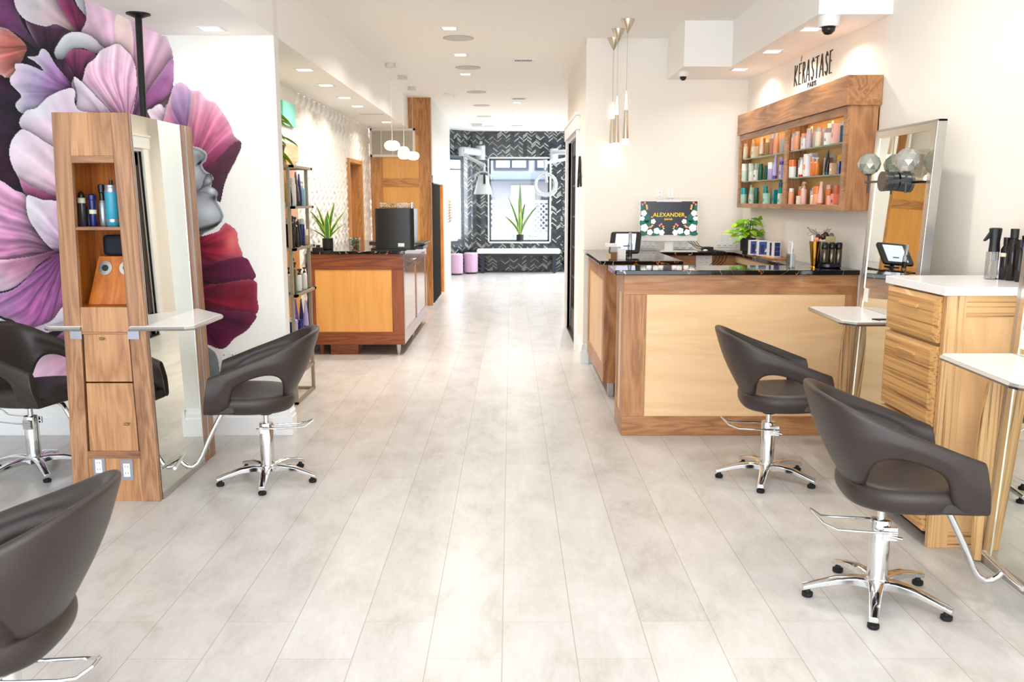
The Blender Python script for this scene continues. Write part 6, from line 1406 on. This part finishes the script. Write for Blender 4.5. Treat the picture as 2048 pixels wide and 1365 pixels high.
    petal([(56, 40), (92, 50), (130, 52), (146, 64), (132, 76), (118, 100), (104, 102), (86, 100)], (100, 110), (96, 44, 76), (70, 30, 56), (34, 14, 30), 10)
    petal([(-50, 52), (8, 55), (34, 68), (58, 92), (54, 112), (44, 132), (34, 150), (18, 156), (0, 148), (-50, 150)], (96, 96), (224, 190, 176), (176, 106, 92), (96, 40, 40), 16, .3, seed=3)
    petal([(34, -40), (100, -40), (128, 16), (146, 44), (166, 68), (146, 62), (118, 49), (96, 53), (64, 44), (46, 30), (34, 4)], (172, 74), (218, 212, 222), (216, 186, 196), (160, 124, 116), 7, .16, .5, seed=4)
    petal([(100, -40), (142, -10), (160, 14), (178, 36), (172, 52), (164, 67), (140, 36), (122, 8)], (168, 76), (150, 70, 118), (138, 52, 94), (96, 30, 64), 9, .25, .2)
    petal([(138, -40), (186, -40), (178, 34), (160, 12)], (170, 50), (226, 224, 228), (222, 216, 222), (196, 180, 196), 6, .08, .2, sharp=True)
    # big rear striped petal
    petal([(170, -40), (200, -6), (262, 30), (330, 66), (344, 88), (351, 112), (351, 166), (352, 200), (310, 236), (262, 242), (236, 140), (206, 96), (168, 70), (178, 36)], (268, 246), (236, 206, 222), (222, 170, 196), (126, 62, 108), 15, .26, .3, seed=6)
    petal([(236, 34), (266, 46), (272, 120), (262, 200), (240, 120)], (268, 246), (246, 226, 214), (238, 206, 208), (170, 96, 134), 9, .14, .0, 0, seed=8)
    petal([(351, 118), (352, 168), (346, 186), (300, 226), (272, 236), (300, 184), (326, 146)], (266, 242), (170, 116, 164), (146, 82, 134), (92, 36, 76), 12, .3, .2, seed=9)
    petal([(120, 120), (114, 104), (124, 84), (136, 70), (158, 64), (186, 72), (206, 90), (214, 100), (196, 107), (176, 98), (154, 97), (142, 108), (128, 121)], (215, 104), (224, 216, 226), (216, 200, 212), (204, 172, 186), 5, .08, .7, seed=10)
    petal([(150, 99), (176, 100), (196, 108), (190, 120), (174, 130), (176, 150), (164, 162), (152, 156), (140, 128), (134, 118)], (160, 160), (150, 64, 104), (112, 44, 84), (60, 22, 48), 10, .3, .1)
    petal([(112, 122), (134, 122), (152, 150), (158, 178), (150, 178), (124, 150)], (130, 110), (110, 60, 90), (82, 50, 80), (40, 22, 40), 10, .3, .1)
    petal([(28, 170), (26, 156), (36, 142), (36, 128), (62, 130), (92, 142), (76, 124), (60, 114), (80, 112), (88, 99), (100, 103), (118, 132), (154, 178), (130, 184), (96, 202), (74, 218), (50, 227), (36, 210), (48, 192)], (160, 186), (212, 200, 214), (166, 124, 176), (92, 48, 96), 12, .22, .6, seed=12)
    # central pleated petal
    petal([(206, 102), (222, 94), (240, 88), (252, 96), (268, 114), (277, 142), (277, 186), (266, 238), (244, 246), (196, 246), (156, 200), (150, 160), (168, 164), (178, 132), (194, 118)], (264, 250), (240, 212, 226), (228, 180, 204), (146, 70, 108), 26, .30, .4, curl=-.35, seed=14)
    petal([(152, 156), (166, 162), (196, 192), (232, 240), (156, 244), (160, 196)], (226, 256), (230, 220, 234), (224, 192, 214), (176, 124, 160), 10, .18, .7, seed=15)
    petal([(300, 224), (308, 218), (324, 208), (334, 216), (338, 208), (346, 216), (366, 256), (326, 262)], (360, 268), (236, 220, 232), (222, 190, 212), (170, 120, 160), 10, .25, .6, seed=16)
    # light petals beside the tower
    petal([(44, 244), (58, 222), (78, 216), (102, 194), (132, 180), (154, 180), (162, 220), (240, 240), (240, 330), (150, 336), (112, 312), (84, 280), (54, 262)], (190, 330), (226, 216, 230), (226, 196, 214), (196, 150, 184), 10, .14, .6, seed=17)
    petal([(44, 262), (60, 262), (92, 282), (130, 310), (150, 360), (150, 420), (96, 384), (56, 372), (36, 344), (25, 316), (27, 286)], (170, 400), (228, 218, 230), (232, 200, 214), (190, 120, 164), 12, .16, .6, seed=18)
    petal([(44, 358), (60, 368), (104, 388), (140, 400), (140, 420), (86, 408), (58, 392)], (150, 420), (196, 120, 160), (146, 60, 104), (60, 20, 40), 8, .3, .2, seed=19)
    petal([(-50, 340), (4, 360), (34, 380), (58, 393), (62, 430), (96, 476), (124, 510), (60, 520), (-50, 500)], (140, 510), (226, 204, 222), (198, 140, 178), (70, 22, 50), 22, .34, .5, curl=.3, seed=20)
    petal([(58, 396), (64, 391), (90, 400), (130, 412), (150, 500), (118, 502), (96, 486), (78, 462), (64, 440), (58, 416)], (150, 500), (230, 220, 232), (218, 188, 212), (160, 110, 156), 10, .16, .7, seed=21)
    petal([(-50, 510), (0, 520), (60, 514), (126, 500), (84, 528), (64, 550), (34, 574), (0, 584), (-50, 586)], (150, 498), (226, 216, 230), (196, 124, 160), (96, 24, 56), 14, .34, .6, seed=22)
    petal([(-50, 590), (10, 586), (40, 574), (68, 548), (94, 524), (130, 508), (170, 560), (170, 600), (140, 612), (118, 640), (86, 656), (56, 656), (30, 640), (6, 632), (-50, 600)], (134, 500), (190, 128, 184), (160, 86, 146), (84, 30, 70), 34, .36, .3, curl=-.3, seed=23)
    petal([(-50, 616), (0, 634), (22, 646), (30, 664), (-50, 670)], (30, 690), (222, 218, 230), (206, 196, 214), (160, 130, 170), 6, .1, .3, seed=24)
    petal([(60, 660), (84, 652), (110, 640), (130, 614), (150, 604), (150, 640), (110, 662), (84, 668)], (60, 690), (226, 218, 230), (214, 196, 216), (180, 150, 190), 6, .1, .6, seed=25)
    petal([(40, 708), (64, 730), (92, 700), (140, 660), (160, 700), (120, 760), (60, 756), (-50, 760), (-50, 690)], (60, 690), (206, 160, 196), (150, 84, 134), (60, 24, 50), 14, .3, .3, seed=26)
    petal([(58, 734), (84, 706), (140, 690), (170, 730), (150, 770), (80, 766), (60, 756)], (190, 690), (226, 206, 224), (222, 180, 204), (200, 150, 190), 9, .16, .5, seed=27)
    # petals worn as a hat, right of the tower
    petal([(344, 196), (352, 172), (358, 166), (370, 165), (388, 180), (404, 181), (420, 199), (436, 205), (452, 226), (466, 250), (474, 272), (488, 285), (470, 296), (452, 318), (436, 345), (404, 342), (380, 330), (330, 300), (330, 250)], (384, 344), (206, 156, 178), (176, 104, 132), (92, 38, 60), 20, .26, .4, seed=28)
    petal([(346, 196), (354, 170), (372, 166), (388, 190), (380, 250), (366, 262), (352, 240)], (376, 270), (180, 150, 186), (144, 104, 146), (96, 50, 94), 12, .22, .3, 0, seed=29)
    petal([(488, 285), (481, 308), (462, 342), (452, 378), (446, 404), (438, 398), (428, 360), (418, 344), (436, 326), (452, 306), (470, 290)], (452, 400), (92, 50, 62), (74, 44, 54), (58, 34, 44), 8, .12, .12, .2, seed=30)
    petal([(404, 340), (430, 300), (462, 286), (440, 330), (424, 352)], (404, 350), (160, 84, 124), (128, 56, 90), (76, 36, 58), 8, .2, .0, 0, seed=31)
    # lower dark red petals
    petal([(330, 470), (376, 474), (420, 470), (440, 462), (454, 446), (466, 452), (478, 462), (482, 486), (490, 512), (506, 530), (512, 556), (518, 592), (516, 634), (500, 660), (474, 678), (452, 698), (436, 697), (410, 690), (330, 700)], (380, 560), (120, 22, 50), (132, 22, 52), (58, 12, 40), 12, .34, .10, 0, seed=32)
    petal([(382, 486), (440, 462), (456, 446), (478, 462), (482, 486), (490, 514), (460, 520), (420, 530), (384, 536)], (384, 500), (190, 86, 92), (136, 30, 52), (64, 12, 36), 10, .3, .3, .25, seed=33)
    petal([(384, 536), (430, 526), (490, 514), (508, 532), (512, 560), (440, 570), (384, 574)], (384, 550), (104, 32, 66), (84, 18, 50), (50, 10, 32), 9, .3, .1, .3, seed=34)
    petal([(384, 574), (440, 568), (512, 560), (519, 592), (515, 630), (440, 622), (384, 616)], (384, 590), (138, 24, 48), (122, 18, 42), (62, 12, 42), 10, .32, .25, .3, seed=35)
    petal([(384, 616), (440, 620), (516, 628), (500, 658), (474, 678), (452, 698), (424, 690), (384, 660)], (384, 620), (104, 20, 52), (78, 20, 56), (32, 12, 28), 10, .3, .12, .3, seed=36)
    petal([(400, 690), (430, 700), (440, 716), (444, 740), (446, 772), (404, 772)], (396, 720), (120, 122, 130), (128, 130, 136), (96, 98, 104), 4, .06, .1, 0, seed=37)
    # grey face in profile, tilted up
    petal([(474, 284), (488, 283), (487, 298), (475, 324), (461, 350), (450, 380), (442, 404), (425, 400), (398, 382), (392, 336), (420, 334), (444, 312)], (400, 400), (84, 48, 66), (70, 44, 54), (50, 32, 42), 8, .10, .05, .15, sharp=True, seed=40)
    face = [(330, 292), (380, 291), (396, 294), (407, 298), (415, 304), (419, 311), (416, 322), (409, 328), (411, 336), (416, 343), (423, 347), (429, 352), (431, 358), (428, 368), (427, 374), (435, 378), (441, 386), (439, 392), (438, 401), (441, 406), (448, 418), (453, 432), (450, 442), (443, 450), (430, 460), (415, 467), (398, 474), (330, 476)]
    sl, x, y, ins, d = field(face)
    ga = lambda cx, cy, ax, ay: np.exp(-((x - cx) ** 2 / (2 * ax * ax) + (y - cy) ** 2 / (2 * ay * ay)))
    sh = .60 + .16 * ga(398, 302, 12, 6) + .20 * ga(395, 345, 10, 14) + .22 * ga(424, 424, 18, 14) + .08 * ga(400, 410, 16, 20) - .10 * ga(404, 316, 5, 10)
    sh -= .42 * np.clip(1 - np.abs((y - (462 - .30 * (x - 398))) / 7.0), 0, 1) + .22 * ga(400, 472, 14, 5)
    sh -= .30 * ga(432, 396, 6, 4) + .16 * ga(402, 384, 6, 6)
    q = ((x - 402.5) * .62 + (y - 327) * .78); q2 = (-(x - 402.5) * .78 + (y - 327) * .62); sh -= .55 * np.exp(-(q * q / 5.0 + q2 * q2 / 36.0))
    sh += .22 * np.exp(-d / 1.6) - .16 * np.exp(-((d - 5) ** 2) / 6)
    img[sl][ins] = (np.clip(sh, .06, .96)[..., None] * np.array([.95, .985, 1.03])).clip(0, 1)[ins]; alpha[sl][ins] = True
    for pts, base, hx, hy in (([(401, 382), (408, 373), (412, 360), (417, 350), (423, 348), (430, 356), (428, 367), (420, 371), (410, 376)], .42, 422, 362), ([(402, 382), (411, 376), (422, 372), (427, 374), (436, 379), (441, 387), (438, 391), (430, 391), (418, 388), (409, 385)], .60, 428, 381)):
        sl, x, y, ins, d = field(pts); c = base + .30 * np.exp(-((x - hx) ** 2 + (y - hy) ** 2) / 40) - .22 * np.exp(-d / 1.2) + .05 * (N3[sl] - .5)
        img[sl][ins] = (np.clip(c, 0, 1)[..., None] * np.array([.96, .98, 1.03]))[ins]
    # coral glint on the lowest petals, pink edge line round the outline
    gl = np.exp(-(((gx - 468) / 14) ** 2 + ((gy - 484) / 20) ** 2)) * ((gy > 450) & (gx > 420)); img[:] = img * (1 - gl[..., None] * .75) + np.array([.93, .50, .45]) * gl[..., None] * .75
    # ---- build the painted sheet on the wall plane
    Yw = 5.4975; vs = []; ky, kx = np.arange(H_), np.arange(W_)
    # ray maths vectorised
    xx = (gx - 1024) / F; uu = (682.5 - gy) / F; DX = xx; DY = _c + uu * _s; DZ = -_s + uu * _c
    RX = DX * math.cos(YAW) + DY * math.sin(YAW); RY = DY * math.cos(YAW) - DX * math.sin(YAW); t = Yw / RY
    VX, VZ = RX * t, H + DZ * t
    keep = alpha[:-1, :-1] & alpha[1:, :-1] & alpha[:-1, 1:] & alpha[1:, 1:]
    zc = VZ[:-1, :-1]; xc = VX[:-1, 1:]
    keep &= ~((zc > SL - .004) & (xc > -2.104)); keep &= (zc < CEIL - .01) & (VX[:-1, :-1] > -4.29) & (VZ[1:, :-1] > .19)
    jj, ii = np.nonzero(keep); a = jj * W_ + ii
    faces = np.stack([a, a + W_, a + W_ + 1, a + 1], 1)
    used, inv = np.unique(faces, return_inverse=True); faces = inv.reshape(faces.shape)
    P = np.stack([VX.ravel()[used], np.full(len(used), Yw), VZ.ravel()[used]], 1); col = img.reshape(-1, 3)[used]
    me = bpy.data.meshes.new('wall_mural'); me.from_pydata(P.tolist(), [], faces.tolist())
    at = me.color_attributes.new('paint', 'FLOAT_COLOR', 'POINT')
    lin = np.where(col <= .04045, col / 12.92, ((col + .055) / 1.055) ** 2.4); rgba = np.concatenate([lin, np.ones((len(lin), 1))], 1).astype(np.float32)
    at.data.foreach_set('color', rgba.ravel())
    m = mat('mural_paint', (200, 160, 190), .62, spec=.3); nt = NT(m); an = nt.new('ShaderNodeAttribute'); an.attribute_name = 'paint'; nt.link(an.outputs['Color'], nt.n['Principled BSDF'].inputs['Base Color'])
    me.materials.append(m); o = bpy.data.objects.new('wall_mural', me); C.objects.link(o)
    return tag(o, 'large painted mural of purple and pink petals around a grey face in profile', 'mural')
make_mural()
